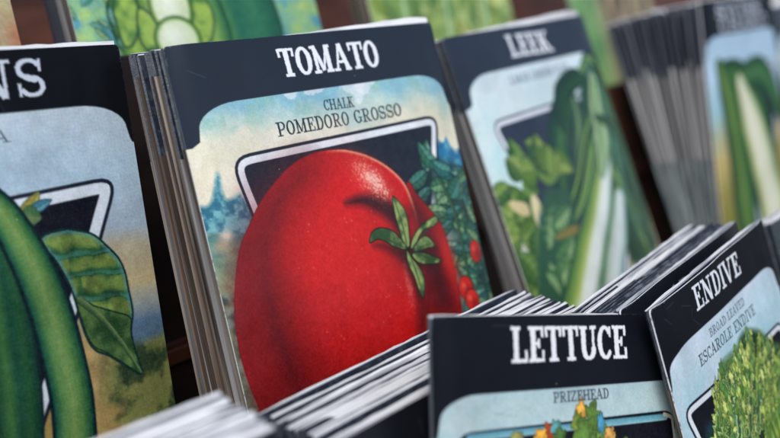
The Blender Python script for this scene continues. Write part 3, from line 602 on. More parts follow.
def paint_endive(cv):
    W = 6.84
    cv.C[:] = cv.sky([(1.1, (196, 212, 224)), (1.8, (186, 212, 222)), (3.0, (160, 202, 212)), (5, (170, 200, 190))], (1.1, 6), .5)
    t = smooth01((vnoise(cv.U, cv.V, 1.0, 19, 4)-.5)*5)[..., None]
    cv.C = cv.C*(1-.4*t)+np.array((210, 218, 228))*.4*t
    frame(cv, [(0.142, 2.345), (6.344, 2.572), (5.886, 5.229), (1.091, 5.424)], .13, .06, (222, 228, 234), (22, 26, 38), (14, 16, 26), r=.3)
    cv.spot((1.115, 3.343), .3, .25, (40, 90, 120), .8)
    text(cv, 'BROAD LEAVED', (2.118, 1.458), (4.33, 1.46), .20, (58, 70, 84), .75)
    text(cv, 'ESCAROLE ENDIVE', (1.332, 1.847), (4.8, 1.871), .27, (44, 58, 68), .8)
    rs = random.Random(6)
    cv.poly([(0.712, 4.01), (1.361, 3.121), (1.917, 2.521), (2.441, 2.178), (3.131, 2.163), (3.718, 1.99), (4.204, 2.076), (4.848, 2.38), (5.281, 2.818), (6.421, 3.552), (7.302, 5.888), (6.954, 7.484)], lambda U, V, d: np.array((26, 52, 32))+np.array((60, 70, 34))*smooth01((vnoise(U, V, 3, 5, 3)-.4)*3)[..., None], True, soft=.1)
    order = sorted(range(len(FROND)), key=lambda k: FROND[k][3])
    for n_, k in enumerate(order):
        bx, by, tx, ty = FROND[k]
        for q in range(4):
            f = (0, .18, .36, .55)[q]; dx = (0, .16, -.18, .08)[q]
            cv.frond((bx+dx, by), (tx+dx+(bx-tx)*f*.4, ty+(by-ty)*f), rs.uniform(.2, .32), 40+k*4+q, rs.choice([(56, 98, 50), (74, 112, 44), (44, 84, 60)]), rs.choice([(184, 194, 88), (202, 204, 110), (156, 180, 84), (166, 194, 122)]))
    for k in range(150):
        bx, by, tx, ty = FROND[k % len(FROND)]; f = rs.uniform(0, .75); u = tx+(bx-tx)*f+rs.uniform(-.28, .28); v = ty+(by-ty)*f+rs.uniform(.05, .2)
        cv.ruffle((u, v), rs.uniform(.04, .10), rs.uniform(.07, .17), rs.choice([(170, 186, 90), (140, 166, 78), (190, 200, 112), (110, 146, 70), (84, 124, 58)]), k, outline=(44, 74, 40), ow=.008)
    cv.grain(9, 6)
    header(cv, W, panel_of(W, 1.10, 1.85, .06, .06, .95), (13, 15, 23))
    wear(cv, W, HT, 31, .7)
    text(cv, 'ENDIVE', (1.79, 0.703), (4.639, 0.749), .56, (226, 230, 236), 1.1)
FROND = [(a[0], a[1], c[0], c[1]) for a, c in zip([(1.034, 4.173), (1.602, 3.968), (1.799, 4.561), (2.492, 4.152), (2.565, 4.695), (3.364, 4.314), (3.464, 5.145), (4.306, 5.028), (2.057, 3.445), (3.275, 3.498), (4.067, 3.853), (2.611, 3.704), (4.636, 4.108), (1.583, 3.469), (4.584, 5.706)],
                                               [(1.872, 2.33), (2.375, 2.102), (2.675, 2.276), (3.578, 2.088), (4.035, 2.114), (4.675, 2.312), (4.803, 2.628), (5.337, 2.949), (3.103, 2.202), (4.035, 1.933), (5.121, 2.62), (3.203, 2.065), (5.777, 3.236), (2.127, 2.293), (6.416, 3.774)])]

def paint_chard(cv):
    W = 8.0
    cv.C[:] = cv.sky([(1.2, (176, 204, 226)), (3, (180, 208, 228)), (4.5, (150, 190, 200)), (6, (190, 170, 110)), (9, (130, 130, 60))], (.8, 17), .6)
    frame(cv, [(.7, 2.8), (7.4, 2.8), (6.2, 9), (4, 10.5)], .2, .06, (214, 224, 236), (34, 42, 58), (34, 44, 60), r=.34)
    for p, w, r in [([(1.6, 2.9), (3.0, 3.4), (4.5, 4.6), (5.4, 7), (6.2, 11)], [.4, .9, 1.1, 1.2, 1.0], [(-1, (18, 60, 40)), (0, (70, 120, 60)), (1, (16, 54, 40))]),
                    ([(1.2, 2.6), (1.7, 4), (2.2, 7), (2.6, 11)], [.3, .8, 1.0, 1.0], [(-1, (40, 90, 50)), (0, (110, 140, 70)), (1, (24, 64, 44))]),
                    ([(3.0, 3.4), (4.4, 3.2), (6.0, 3.4), (7.4, 5)], [.4, .6, .7, .6], [(-1, (24, 74, 50)), (0, (70, 120, 70)), (1, (20, 64, 44))])]:
        cv.tube(p, w, r, outline=(14, 40, 30), soft=.1)
    cv.tube([(3.0, 3.4), (3.8, 5), (4.7, 7), (5.5, 9), (6.0, 11.4)], [.4, 1.0, 1.3, 1.5, 1.6], [(-1, (120, 160, 90)), (-.6, (220, 222, 190)), (.3, (236, 234, 214)), (.8, (180, 190, 120)), (1, (60, 110, 60))], outline=(24, 60, 40), soft=.1)
    header(cv, W, panel_of(W, 1.4, 2.3, .12, .06, 1.05), (16, 22, 34))
    text(cv, 'SWISS', (1.3, .72), (6.2, .72), .5, (226, 234, 248), 1.3)
    text(cv, 'CHARD', (1.5, 1.28), (6.9, 1.28), .5, (226, 234, 248), 1.3)

def paint_pod(cv):
    W = 8.0
    n = vnoise(cv.U, cv.V, 1.3, 3, 5)[..., None]; m = vnoise(cv.U, cv.V, 3.2, 13, 4)[..., None]
    cv.C[:] = np.array((92, 158, 150))*(1-n)+np.array((170, 196, 120))*n
    cv.C += (m-.5)*np.array((110, 60, -80))
    cv.mix((slice(None), slice(None)), smooth01((vnoise(cv.U, cv.V, 1.8, 33, 3)-.58)*8)*.7, (70, 140, 176))
    rp1 = [(-1, (50, 84, 34)), (-.5, (120, 158, 62)), (0, (146, 178, 76)), (.6, (92, 136, 54)), (1, (40, 80, 40))]
    for k, w, rp in [(0, [.3, .42, .46, .4], rp1), (1, [.35, .45, .5, .4], [(-1, (60, 100, 40)), (0, (160, 186, 90)), (1, (70, 110, 46))]),
                     (2, [1.0, 1.1, 1.1, 1.0], [(-1, (24, 84, 60)), (-.3, (48, 112, 80)), (.3, (36, 100, 76)), (.8, (90, 142, 70)), (1, (30, 90, 60))]),
                     (3, [.35, .5, .5, .4], [(-1, (34, 96, 64)), (0, (128, 164, 76)), (1, (60, 120, 80))])]:
        cv.tube(PODS[k], w, rp, outline=(24, 54, 36), ow=.05, soft=.08)
    rs = random.Random(9)
    for k in range(26):
        u, v = rs.uniform(-.2, 2.2), rs.uniform(3, 6); an = rs.uniform(0, 6.28); L = rs.uniform(.3, .7)
        cv.leaf((u*.55, v), (u*.55+L*math.cos(an), v+L*math.sin(an)), rs.uniform(.08, .18), rs.choice([(40, 110, 120), (110, 140, 60), (50, 120, 90)]), rs.choice([(120, 180, 190), (200, 200, 110), (140, 190, 120)]), (40, 90, 80), alpha=.7)
    for P, w in LEAFS:
        cv.poly(P, lambda U, V, d: np.array((60, 110, 50))+np.array((90, 70, 30))*smooth01((vnoise(U, V, 1.8, 5, 3)-.3)*2.5)[..., None], True, outline=(20, 52, 36), ow=.05, soft=.05)
    for c, rx, ry in PEAS:
        cv.disc(c, rx*1.15, ry*1.12, (110, 150, 60), outline=(34, 64, 34), ow=.05)
        cv.disc(c, rx, ry, (206, 220, 178)); cv.spot((c[0]-.1, c[1]-.1), rx*.6, ry*.6, (234, 238, 222), .9)
    cv.grain(8, 8)
PODS = [[(1.642, 2.915), (1.422, 3.71), (1.448, 4.25), (1.515, 5.066)], [(2.226, 2.943), (2.332, 3.636), (2.44, 4.333), (2.511, 5.169)], [(5.053, 2.776), (5.204, 3.665), (5.289, 4.556), (5.236, 5.439)], [(3.788, 2.731), (3.959, 3.595), (4.069, 4.463), (4.084, 5.327)]]
LEAFS = [([(1.484, 3.069), (1.784, 3.247), (1.868, 3.687), (1.763, 4.168), (1.46, 4.629), (1.219, 4.66), (1.166, 4.227), (1.183, 3.64)], 1), ([(1.882, 3.742), (2.189, 3.928), (2.32, 4.323), (2.333, 4.82), (1.876, 4.831), (1.719, 4.436)], 1), ([(3.769, 3.015), (4.057, 3.601), (4.136, 4.123), (3.857, 4.732), (3.456, 4.755), (3.347, 4.237), (3.478, 3.567)], 1)]
PEAS = [((2.868, 3.698), .55, .75), ((2.848, 4.645), .6, .55)]

def paint_leafy(cv):
    n = vnoise(cv.U, cv.V, 1.0, 3, 5)[..., None]; m = vnoise(cv.U, cv.V, 2.6, 13, 4)[..., None]
    cv.C[:] = np.array((96, 136, 56))*(1-n)+np.array((206, 212, 140))*n
    cv.C += (m-.5)*np.array((120, 100, 60))
    rs = random.Random(4)
    for k in range(60):
        u, v = rs.uniform(0, 8), rs.uniform(1.5, 8); an = rs.uniform(-2.6, -.5); L = rs.uniform(.7, 1.7)
        cv.leaf((u, v), (u+L*math.cos(an), v+L*math.sin(an)), rs.uniform(.25, .5), rs.choice([(70, 110, 46), (96, 130, 60), (120, 140, 50)]), rs.choice([(180, 198, 110), (206, 214, 140), (150, 180, 96), (216, 206, 120)]), (60, 90, 50), bend=rs.uniform(-.2, .2), alpha=.85)
    for k in range(3):
        u = 1.4+k*2.3
        cv.tube([(u+.9, 2), (u+.3, 4), (u, 7), (u-.2, 11)], [.04, .12, .16, .16], [(-1, (120, 170, 110)), (0, (206, 222, 176)), (1, (110, 160, 100))], .85, soft=.06)
    cv.grain(6, 8)

def paint_far(cv):
    n = vnoise(cv.U, cv.V, .7, 5, 4)[..., None]; m = smooth01((cv.U-1.5)/1.6)[..., None]
    g = np.array((70, 128, 76))*(1-n)+np.array((150, 178, 110))*n
    s = .5+.5*np.sin(cv.U*5+2*n[..., 0]*3)[..., None]
    tan = np.array((70, 58, 40))*(1-s)+np.array((188, 166, 130))*s
    cv.C[:] = g*(1-m)+tan*m

def paint_beige(cv):
    n = vnoise(cv.U, cv.V, .9, 5, 4)[..., None]
    cv.C[:] = np.array((150, 132, 100))*(1-n)+np.array((190, 176, 134))*n
    cv.spot((7.944, 4.048), .22, .4, (176, 96, 66), .7)
    cv.poly([(6.843, 3.077), (7.331, 3.338), (7.407, 3.7), (7.368, 4.245), (6.512, 4.456)], (130, 24, 22), True, soft=.1)
    cv.grain(8, 8)

def paint_plain(cv, W=8.0, word=None, x=2.0, seed=3, hd=(17, 20, 29)):
    cv.C[:] = cv.sky([(1.2, (176, 200, 208)), (4, (190, 206, 204)), (6, (150, 170, 120)), (11, (90, 110, 60))], (1, seed), .5)
    cv.grain(6, 4)
    header(cv, W, panel_of(W, 1.34, 2.2, .25, .06, 1.0), hd)
    wear(cv, W, HT, seed, .7)
    if word: text(cv, word, (x, .98), (x+.58*len(word), .98), .66, (200, 206, 218))


# ------------------------------------------------------------------ geometry helpers
COL = scene.collection
def link_mesh(name, verts, faces, mats, parent=None, midx=None, smooth=False):
    me = bpy.data.meshes.new(name)
    me.from_pydata([tuple(v) for v in verts], [], faces)
    for m in mats: me.materials.append(m)
    if midx is not None: me.polygons.foreach_set('material_index', midx)
    if smooth: me.polygons.foreach_set('use_smooth', [True]*len(faces))
    me.update()
    o = bpy.data.objects.new(name, me); COL.objects.link(o)
    if parent is not None: o.parent = parent
    return o

def rows_grid(W, Hh, res, vfine):
    us = np.linspace(0, W, int(W*res)+1)
    vs = np.linspace(0, vfine, int(vfine*res)+1)
    if vfine < Hh: vs = np.concatenate([vs, np.linspace(vfine, Hh, max(3, int((Hh-vfine)*4)))[1:]])
    return us, vs

def bulge(U, V, W, Hh, amt): 
    u = np.clip(U/W, 0, 1); v = np.clip(V/Hh, 0, 1)
    return amt*(np.sin(np.pi*u)**.8)*np.sin(np.pi*np.clip(v, 0, 1))**.7

def front_panel(parent, W, Hh, res, vfine, paint, amt=.12, skirt=.035, inkside=0.0, curl=0.0, name='front_panel', pm=None):
    """the printed front sheet: a fine grid that carries the inks, with the sheet's own cut edge round it"""
    us, vs = rows_grid(W, Hh, res, vfine)
    cv = Canvas(us, vs); paint(cv)
    C = lin(np.clip(cv.C, 0, 255))*0.86
    nu, nv = len(us), len(vs)
    rr = 0.10                                             # small corner radius
    U, V = cv.U.copy(), cv.V.copy()
    for cx in (0, W):
        near = (np.abs(U-cx) < rr) & (V < rr)
        du = (rr-np.abs(U-cx))/rr; dv = (rr-V)/rr
        k = np.where(near, np.maximum(du, dv)/np.maximum(np.hypot(du, dv), 1e-6), 1)
        U = np.where(near, (cx + np.sign(W/2-cx)*(rr-du*k*rr)), U); V = np.where(near, rr-dv*k*rr, V)
    Y = -bulge(cv.U, cv.V, W, Hh, amt) - curl*smooth01(1-cv.V/1.2)*((cv.U/W-.5)**2*4-1)
    sdn = int(W*100+res*7) % 97
    em = smooth01(np.minimum(cv.U, W-cv.U)/.6)
    Y -= em*np.clip(vnoise(cv.U, cv.V, .42, sdn, 2)-.25, 0, 1)*.17 + vnoise(cv.U, cv.V, 1.3, sdn+1, 2)*.03*em
    co = np.stack([(U-W/2), Y, Hh-V], -1).reshape(-1, 3)*CM
    idx = np.arange(nu*nv).reshape(nv, nu)
    q = np.stack([idx[:-1, :-1], idx[1:, :-1], idx[1:, 1:], idx[:-1, 1:]], -1).reshape(-1, 4)
    ring = np.concatenate([idx[0, ::-1], idx[1:, 0], idx[-1, 1:], idx[-2:0:-1, -1]])   # TR->TL->BL->BR->up
    r1 = co[ring].copy(); r2 = r1.copy(); r2[:, 1] += skirt*CM
    n0 = len(co); nr = len(ring)
    a = n0+np.arange(nr); bb = n0+nr+np.arange(nr); a2 = np.roll(a, -1); b2 = np.roll(bb, -1)
    sk = np.stack([a, bb, b2, a2], -1)[:, ::-1]
    allco = np.concatenate([co, r1, r2]); faces = np.concatenate([q, sk])
    cc = C.reshape(-1, 3)
    nz = vnoise(allco[n0:, 0]/CM*3+5, allco[n0:, 2]/CM*3+allco[n0:, 0]*200, 2.2, 9, 3)
    paperc = lin((214, 216, 220))*0.9; inkc = lin(INKC)
    vdepth = Hh-allco[n0:, 2]/CM
    side = (np.abs(np.abs(allco[n0:, 0]/CM)-W/2) < .02)
    f = np.where(side & (vdepth < inkside), 0.08, np.clip((nz-.22)*6, .45, 1))[:, None]
    cs = inkc*(1-f)+paperc*f
    col = np.concatenate([cc, cs]); col = np.concatenate([col, np.ones((len(col), 1))], 1).astype(np.float32)
    me = bpy.data.meshes.new(name)
    me.vertices.add(len(allco)); me.vertices.foreach_set('co', allco.astype(np.float32).ravel())
    me.loops.add(len(faces)*4); me.loops.foreach_set('vertex_index', faces.astype(np.int32).ravel())
    me.polygons.add(len(faces)); me.polygons.foreach_set('loop_start', np.arange(0, len(faces)*4, 4, dtype=np.int32))
    me.polygons.foreach_set('loop_total', np.full(len(faces), 4, np.int32))
    me.polygons.foreach_set('use_smooth', np.ones(len(faces), bool))
    me.update(calc_edges=True); me.validate()
    at = me.color_attributes.new('ink', 'FLOAT_COLOR', 'POINT'); at.data.foreach_set('color', col.ravel())
    me.materials.append(pm or M_PRINT)
    o = bpy.data.objects.new(name, me); COL.objects.link(o); o.parent = parent
    return o

def pouch(parent, W, Hh, t, vk, tealv=None, y0=.035, jag=0.0, rs=None, front=False, name='pouch', vh=1.35, side=None, top=None, ink=None):
    """folded paper pouch: pointed side folds, inked down to the shoulder vk, bare paper below"""
    rs = rs or random.Random(1)
    zs = [Hh, Hh-vk*.5, Hh-vk] + ([Hh-tealv] if tealv else []) + [0.0]
    nz = len(zs); V = []; prof = [(-W/2+.03, y0), (-W/2-.012, y0+t*.5), (-W/2+.03, y0+t), (W/2-.03, y0+t), (W/2+.012, y0+t*.5), (W/2-.03, y0)]
    for z in zs:
        for (x, y) in prof: V.append((x*CM, y*CM, z*CM))
    F, MI = [], []
    for k in range(nz-1):
        for i in range(6):
            j = (i+1) % 6
            F.append((k*6+i, k*6+j, (k+1)*6+j, (k+1)*6+i))
            if i in (0, 1, 3, 4): MI.append(0 if k < 2 else (2 if tealv and k == 3 else 1))
            else: MI.append(0 if k < 2 else 1)
    F.append(tuple(range(5, -1, -1))); MI.append(3)
    F.append(tuple(range((nz-1)*6, nz*6))); MI.append(1)
    return link_mesh(name, V, F, [ink or M_INK, side or M_SIDE, M_TEAL, top or M_TOP], parent, MI)

def sheet_edge(parent, W, Hh, y, hl, hr, th=.022, inset=(.04, .04), drop=.35, mat_=None, name='top_flap', seed=0, rag=.012):
    """unprinted cut edge of a flap standing a little above the title band; hl, hr = height at its left and right end"""
    rs = random.Random(seed); n = 26; V = []; F = []
    x0, x1 = -W/2+inset[0], W/2-inset[1]
    bow, ph, dg = rs.uniform(-.035, .035), rs.uniform(0, 3), rs.choice([0, 0, .05, .09])
    for i in range(n+1):
        f = i/n; x = x0+(x1-x0)*f; top = Hh+hl+(hr-hl)*f+rs.uniform(-rag, rag)-dg*max(0, f-.93)/.07-.4*dg*max(0, .06-f)/.06
        yb = bow*math.sin(math.pi*f+ph*.3)+.012*math.sin(7*f+ph)
        for (yy, zz) in ((y, Hh-drop), (y+yb, top), (y+yb+th, top), (y+th, Hh-drop)): V.append((x*CM, yy*CM, zz*CM))
    for i in range(n):
        for k in range(4):
            a, b_ = i*4+k, i*4+(k+1) % 4
            F.append((a, b_, b_+4, a+4))
    F.append((3, 2, 1, 0)); F.append((n*4, n*4+1, n*4+2, n*4+3))
    return link_mesh(name, V, F, [mat_ or M_PAPER], parent)

def root(pose, label, cat='seed packet', group=None, name='seed_packet', off=(0, 0, 0), rz=0.0, rx=0.0, ry=0.0):
    o = bpy.data.objects.new(name, None); COL.objects.link(o); o.empty_display_size = .01
    m = Matrix(pose)
    o.matrix_world = m @ Matrix.Translation(Vector(off)*CM) @ Matrix.Rotation(rx, 4, 'X') @ Matrix.Rotation(ry, 4, 'Y') @ Matrix.Rotation(rz, 4, 'Z')
    o['label'] = label; o['category'] = cat
    if group: o['group'] = group
    return o

POSE = {
    'tomato': [(0.728008, -0.648700, -0.221794, 0.006805), (0.685554, 0.686739, 0.241670, 0.208597), (-0.004457, -0.327990, 0.944671, 0.165999), (0.000000, 0.000000, 0.000000, 1.000000)],
    'leek': [(0.645012, -0.691855, -0.324494, 0.077846), (0.764068, 0.590919, 0.258872, 0.290997), (0.012648, -0.414911, 0.909774, 0.162948), (0.000000, 0.000000, 0.000000, 1.000000)],
    'beans': [(0.676387, -0.725344, -0.127969, -0.072298), (0.735081, 0.653822, 0.179366, 0.170235), (-0.046433, -0.215388, 0.975424, 0.163691), (0.000000, 0.000000, 0.000000, 1.000000)],
    'lettuce': [(0.776379, -0.629991, -0.018633, 0.040509), (0.584547, 0.708692, 0.395044, 0.144342), (-0.235669, -0.317596, 0.918473, 0.116840), (0.000000, 0.000000, 0.000000, 1.000000)],
    'endive': [(0.618729, -0.730781, -0.288328, 0.108654), (0.783624, 0.600145, 0.160500, 0.202338), (0.055748, -0.325246, 0.943985, 0.114967), (0.000000, 0.000000, 0.000000, 1.000000)],
    'stackb': [(0.656059, -0.709195, -0.258126, 0.033486), (0.754710, 0.616494, 0.224385, 0.169842), (-0.000000, -0.342020, 0.939693, 0.105849), (0.000000, 0.000000, 0.000000, 1.000000)],
    'stacka': [(0.712026, -0.659808, -0.240150, -0.028393), (0.702153, 0.669086, 0.243527, 0.091743), (0.000000, -0.342020, 0.939693, 0.118078), (0.000000, 0.000000, 0.000000, 1.000000)],
    'right': [(0.632044, -0.760163, -0.150570, 0.160870), (0.774744, 0.615568, 0.144386, 0.402253), (-0.017071, -0.207912, 0.977999, 0.156406), (0.000000, 0.000000, 0.000000, 1.000000)],
    'next': [(0.642788, -0.719846, -0.262003, 0.234284), (0.766044, 0.604023, 0.219846, 0.484301), (-0.000000, -0.342020, 0.939693, 0.151294), (0.000000, 0.000000, 0.000000, 1.000000)],
    'fright': [(0.642788, -0.710264, -0.286965, 0.166941), (0.766044, 0.595982, 0.240792, 0.273987), (-0.000000, -0.374607, 0.927184, 0.110256), (0.000000, 0.000000, 0.000000, 1.000000)],
    'bg_pod': [(0.719340, -0.652765, -0.237587, -0.033902), (0.694658, 0.675958, 0.246029, 0.264538), (0.000000, -0.342020, 0.939693, 0.204036), (0.000000, 0.000000, 0.000000, 1.000000)],
    'bg_leaf': [(0.694658, -0.675958, -0.246029, 0.038184), (0.719340, 0.652765, 0.237587, 0.370346), (-0.000000, -0.342020, 0.939693, 0.201748), (0.000000, 0.000000, 0.000000, 1.000000)],
    'bg_far': [(0.669131, -0.698328, -0.254170, 0.129213), (0.743145, 0.628777, 0.228856, 0.496615), (0.000000, -0.342020, 0.939693, 0.197990), (0.000000, 0.000000, 0.000000, 1.000000)],
    'bg_near': [(0.743145, -0.628777, -0.228856, -0.100868), (0.669131, 0.698328, 0.254170, 0.192112), (0.000000, -0.342020, 0.939693, 0.203322), (0.000000, 0.000000, 0.000000, 1.000000)]}
SIZE = {'tomato': 8.000, 'leek': 8.000, 'beans': 8.000, 'lettuce': 8.000, 'endive': 6.840, 'stackb': 8.400, 'stacka': 8.000, 'right': 8.000, 'next': 8.000, 'fright': 7.600, 'bg_pod': 8.000, 'bg_leaf': 8.000, 'bg_far': 8.000, 'bg_near': 8.000}
HT = 11.4

def hero(key, label, paint, res, vfine, t=.14, vk=2.3, amt=.12, flap=(.02, .05), inkside=0.0, group=None, tealv=None, curl=0.0, pm=None, skirt=.035):
    W = SIZE[key]
    r = root(POSE[key], label, group=group)
    fp = front_panel(r, W, HT, res, vfine, paint, amt=amt, inkside=inkside, curl=curl, pm=pm, skirt=skirt)
    pouch(r, W-.03, HT-.02, t, vk, tealv)
    if flap: sheet_edge(r, W, HT, .035+t*.45, flap[0], flap[1], seed=len(key))
    return r

def stack(key, n, start, pitch, label, group, ths=(.022, .045, .03), ts=(1, 1.35, .8), vks=(0, 0, 0), sides=None, ink=None, ys=None, irr=.15, flapmat=None, topmat=None, W=None, t=.10, vk=2.3, seed=1, jit=.05, lean=0.0, tealv=None, flap=.03, du=0.0, dv=0.0, side=None, white=0.35, fan=0.0):
    """plain packets filed behind a front one: one is built with its parts, the rest are copies of it"""
    rs = random.Random(seed); W = W or SIZE[key]
    protos = []
    for i in range(n):
        y = ys[i][0] if ys else start + i*pitch + rs.uniform(-irr, irr)*pitch
        off = (du*i + rs.uniform(-jit, jit), y, (dv*y if ys else dv*i) + rs.uniform(-jit, jit)*.8)
        M = (Matrix(POSE[key]) @ Matrix.Translation(Vector(off)*CM) @ Matrix.Rotation(-(lean*i+fan*rs.uniform(-1, 1)), 4, 'X')
             @ Matrix.Rotation(rs.uniform(-.006, .006), 4, 'Y'))
        if i < 6 or ys:
            r = root(POSE[key], label, group=group)
            pouch(r, W, HT-.04, ys[i][1] if ys else t*ts[i % 3], vk+vks[i % 3]+rs.uniform(-.08, .08), tealv, side=(sides[i % len(sides)] if sides else side), top=(ys[i][3] if ys else topmat), ink=ink)
            sheet_edge(r, W, HT-.04, .035+t*(.1 if i % 2 else .6), flap, flap*1.3, th=ys[i][2] if ys else ths[i % 3], seed=seed+i, mat_=flapmat)
            protos.append(r)
        else:
            src = protos[(i*5+rs.randrange(2)) % len(protos)]
            r = src.copy(); COL.objects.link(r)
            for ch in src.children:
                c = ch.copy(); COL.objects.link(c); c.parent = r
        r.matrix_world = M

# ------------------------------------------------------------------ the stepped wooden rack
YAW = math.radians(49); AX = Vector((math.cos(YAW), math.sin(YAW), 0)); BK = Vector((-math.sin(YAW), math.cos(YAW), 0))
def board(parent, s0, s1, o0, o1, z0, z1, lean=0.0, name='shelf', bev=.12, wood=None):
    """plank along the rack: s = along, o = outward depth, z = height (cm); lean tips it back"""
    bm = bmesh.new(); bmesh.ops.create_cube(bm, size=1)
    for v in bm.verts:
        s = s0 if v.co.x < 0 else s1; o = o0 if v.co.y < 0 else o1; z = z0 if v.co.z < 0 else z1
        o += (z-z0)*math.tan(lean)
        v.co = (s*CM, o*CM, z*CM)
    bmesh.ops.bevel(bm, geom=bm.edges[:], offset=bev*CM, segments=2, affect='EDGES')
    me = bpy.data.meshes.new(name); bm.to_mesh(me); bm.free(); me.materials.append(wood or M_WOOD)
    o_ = bpy.data.objects.new(name, me); COL.objects.link(o_); o_.parent = parent
    return o_
rack = bpy.data.objects.new('display_rack', None); COL.objects.link(rack)
rack.matrix_world = Matrix.Rotation(YAW, 4, 'Z')
rack['label'] = 'dark reddish brown wooden stepped rack holding the rows of packets'; rack['category'] = 'display rack'
LEAN = math.radians(20)
board(rack, -30, 75, 1.0, 10.4, 10.3, 10.9, name='shelf')
board(rack, -30, 75, 10.2, 18.4, 14.9, 15.5, name='shelf')
board(rack, -30, 75, 19.4, 27.0, 18.9, 19.5, name='shelf')
board(rack, -30, 75, 10.42, 10.9, 10.0, 14.88, 0, 'riser')
board(rack, 20.4, 75, 18.42, 18.9, 14.4, 23.0, math.radians(14), 'back_board')
board(rack, -30, 20.2, 18.42, 18.9, 14.4, 26.6, math.radians(14), 'back_board', wood=M_SHADEDWOOD)  # board seen in the left gap; its shade is in the wood colour
board(rack, -30, 75, 27.1, 27.7, 18.0, 36, LEAN, 'back_board')
board(rack, -30, 75, .3, .95, 0, 12.4, 0, 'front_rail')
for s in (-29.5, 74.0):
    board(rack, s, s+1.2, 1.05, 26.9, 0.0, 10.25, 0, 'side_panel')
tab = link_mesh('tabletop', [(-3, -3, 0), (3, -3, 0), (3, 3, 0), (-3, 3, 0)], [(0, 1, 2, 3)], [M_TABLE]); tab['kind'] = 'structure'

# ------------------------------------------------------------------ the packets
hero('tomato', 'dark headed TOMATO packet with a huge red tomato printed on it', paint_tomato, 72, 8.9, t=.12, flap=(-.12, .22), inkside=2.2, vk=2.2)
hero('beans', 'BEANS packet with long green pods and a crinkled leaf, left of the TOMATO packet', paint_beans, 46, 8.6, flap=(.06, .10), pm=M_MATTE)
hero('leek', 'LEEK packet with white stalks and green tops, right of the TOMATO packet', paint_leek, 40, 8.6, t=.16, flap=(.02, .27), inkside=2.2, curl=.05)
hero('lettuce', 'LETTUCE packet marked PRIZEHEAD, standing in front of the TOMATO packet', paint_lettuce, 62, 3.4, t=.10, amt=.06, flap=(.028, .028), pm=M_MATTE, skirt=.05, inkside=2.2)
hero('endive', 'ENDIVE packet with feathery green leaves, overlapping the LETTUCE packet', paint_endive, 58, 4.6, t=.12, vk=1.8, amt=.05, flap=(.022, .03), pm=M_MATTE)
hero('right', 'SWISS CHARD packet with one white stalk, at the right behind the ENDIVE packet', paint_chard, 26, 8, flap=(.05, .12), amt=.08, pm=M_MATTE)
def extra(key, label, paint, res, vfine, off, group=None, ry=0.0, flap=(.02, .04), H_=HT):
    W = SIZE[key]
    r = root(POSE[key], label, off=off, ry=ry, group=group)
    front_panel(r, W, HT, res, vfine, paint, amt=.05)
    pouch(r, W-.03, HT-.02, .1, 2.2)
    if flap: sheet_edge(r, W, HT, .08, flap[0], flap[1], seed=3)
    return r
extra('bg_pod', 'pale green packet with pods and cream beans, directly behind the TOMATO packet', paint_pod, 26, 8, (0, 0, 0))
extra('bg_leaf', 'yellow green leafy packet in the back row, behind the LEEK packet', paint_leafy, 14, 8, (0, 0, 0))
extra('bg_far', 'green and tan packet in the back row, between the LEEK and SWISS CHARD packets', paint_far, 12, 8, (0, 0, 0))
extra('bg_near', 'beige and red packet cut by the photo\'s top left corner', paint_beige, 18, 8, (0, 0, 0))
extra('next', 'dark headed packet cut by the photo\'s right edge, beside the SWISS CHARD packet', lambda cv: paint_plain(cv, 8.0, None, seed=5, hd=(25, 32, 46)), 14, 6, (0, 0, 0), flap=(.3, .34))

stack('tomato', 17, .15, .122, 'thin worn packet filed behind the TOMATO packet', 'packets filed behind the tomato packet', t=.058, vk=2.2, seed=3, jit=.05, dv=.013, lean=-.0032, fan=.003, flap=.02, vks=(0, -1.7, .1), irr=.3, sides=(M_SIDE, M_BROWN, M_COOL, M_BROWN, M_SIDE, M_SLATE))
stack('leek', 4, .20, .22, 'grey edged packet filed behind the LEEK packet', 'packets filed behind the leek packet', t=.13, vk=2.15, seed=5, jit=.03, flap=.05, lean=-.010, side=M_COOL)
stack('beans', 2, .18, .15, 'packet filed behind the BEANS packet', 'packets filed behind the bean packet', t=.10, seed=6, jit=.04, flap=.06)
stack('endive', 5, 1.36, .11, 'pale edged packet at the rear of the stack behind the ENDIVE packet', 'pale packets stacked behind the endive packet', t=.075, vk=1.9, seed=8, jit=.03, flap=.03, dv=.04, irr=.3, ths=(.02, .06, .03))
stack('endive', 6, .84, .085, 'dark scuffed packet in the middle of the stack behind the ENDIVE packet', 'dark packets stacked behind the endive packet', t=.06, vk=1.9, seed=28, jit=.03, flap=.015, dv=.02, irr=.2, flapmat=M_SCUFF, topmat=M_INK)
stack('right', 15, .15, .085, 'packet in the thick grey edged stack left of the SWISS CHARD packet', 'packets filed behind the swiss chard packet', t=.075, vk=2.4, seed=9, tealv=6.0, jit=.04, flap=.05, lean=.0165, sides=(M_LIGHTSIDE, M_COOL, M_LIGHTSIDE), ink=M_SLATE, vks=(0, .22, -.2), irr=.5, fan=.008)
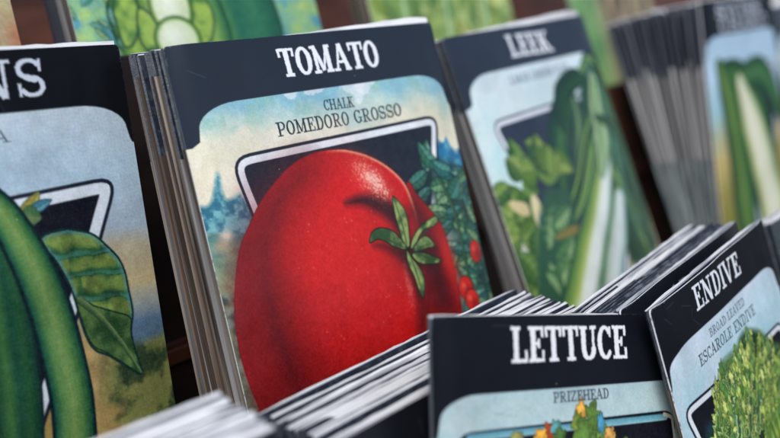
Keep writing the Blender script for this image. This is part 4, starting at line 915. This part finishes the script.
ysb = [(0, .06, .022, M_TOP), (-.22, .17, .012, M_SLATE), (-.30, .05, .02, M_TOP), (-.38, .05, .03, M_PAPER), (-.50, .09, .02, M_TOP), (-.58, .05, .015, M_PAPER), (-.72, .11, .03, M_TOP),
       (-.80, .05, .02, M_PAPER), (-.93, .10, .045, M_TOP), (-1.02, .06, .02, M_TOP), (-1.20, .16, .018, M_INK), (-1.29, .06, .03, M_TOP), (-1.38, .06, .02, M_PAPER), (-1.56, .15, .035, M_SLATE)]
stack('stackb', 14, 0, 0, 'white edged packet in the stack between the LETTUCE and TOMATO packets', 'packets stacked behind the lettuce packet', seed=12, jit=.06, flap=.03, dv=.34, ys=ysb)
ysa = [(-.105*k - (.04 if k % 3 else 0), (.07, .05, .09)[k % 3], (.03, .02, .05)[(k*2) % 3], (M_PAPER, M_TOP, M_PAPER, M_SLATE)[k % 4]) for k in range(12)]
stack('stacka', 12, 0, 0, 'blurred white edged packet in the stack at the bottom left', 'packets stacked at the bottom left corner', seed=13, jit=.04, flap=.04, dv=.42, ys=ysa)
stack('fright', 4, 0, .15, 'white edged packet in the stack right of the ENDIVE packet', 'packets stacked right of the endive packet', t=.11, seed=14, jit=.04, flap=.06)
stack('bg_pod', 2, .12, .25, 'mottled grey packet filed behind the pale green pod packet', 'packets filed behind the pod packet', t=.2, seed=15, jit=.04, sides=(M_SIDE, M_COOL))
stack('bg_pod', 1, .95, .25, 'dark slate packet, rearmost behind the pale green pod packet', None, t=.5, seed=17, jit=.04, side=M_SLATE)
stack('bg_leaf', 4, .2, .22, 'packet filed behind the yellow green leafy packet', 'packets filed behind the leafy packet', t=.14, seed=16)
stack('next', 3, .2, .2, 'packet filed behind the dark headed packet at the right edge', 'packets filed at the right edge', t=.14, seed=18)
extra('endive', 'packet directly behind the ENDIVE packet, only its dark header showing', lambda cv: paint_plain(cv, 6.84, 'RADISH', 1.5, 7), 34, 2.5, (-.02, .68, .06), flap=(.03, .03))
extra('stackb', 'frontmost packet of the white edged stack left of the LETTUCE packet', lambda cv: paint_plain(cv, 8.0, 'PEAS', 3.7, 9, (14, 16, 24)), 30, 4, (0.02, -1.72, -.60), flap=(.03, .05))
extra('stacka', 'frontmost dark packet of the blurred stack at the bottom left corner', lambda cv: paint_plain(cv, 8.0, None, 2.2, 9, (14, 16, 24)), 20, 4, (0, -1.32, -.56), flap=(.05, .08))
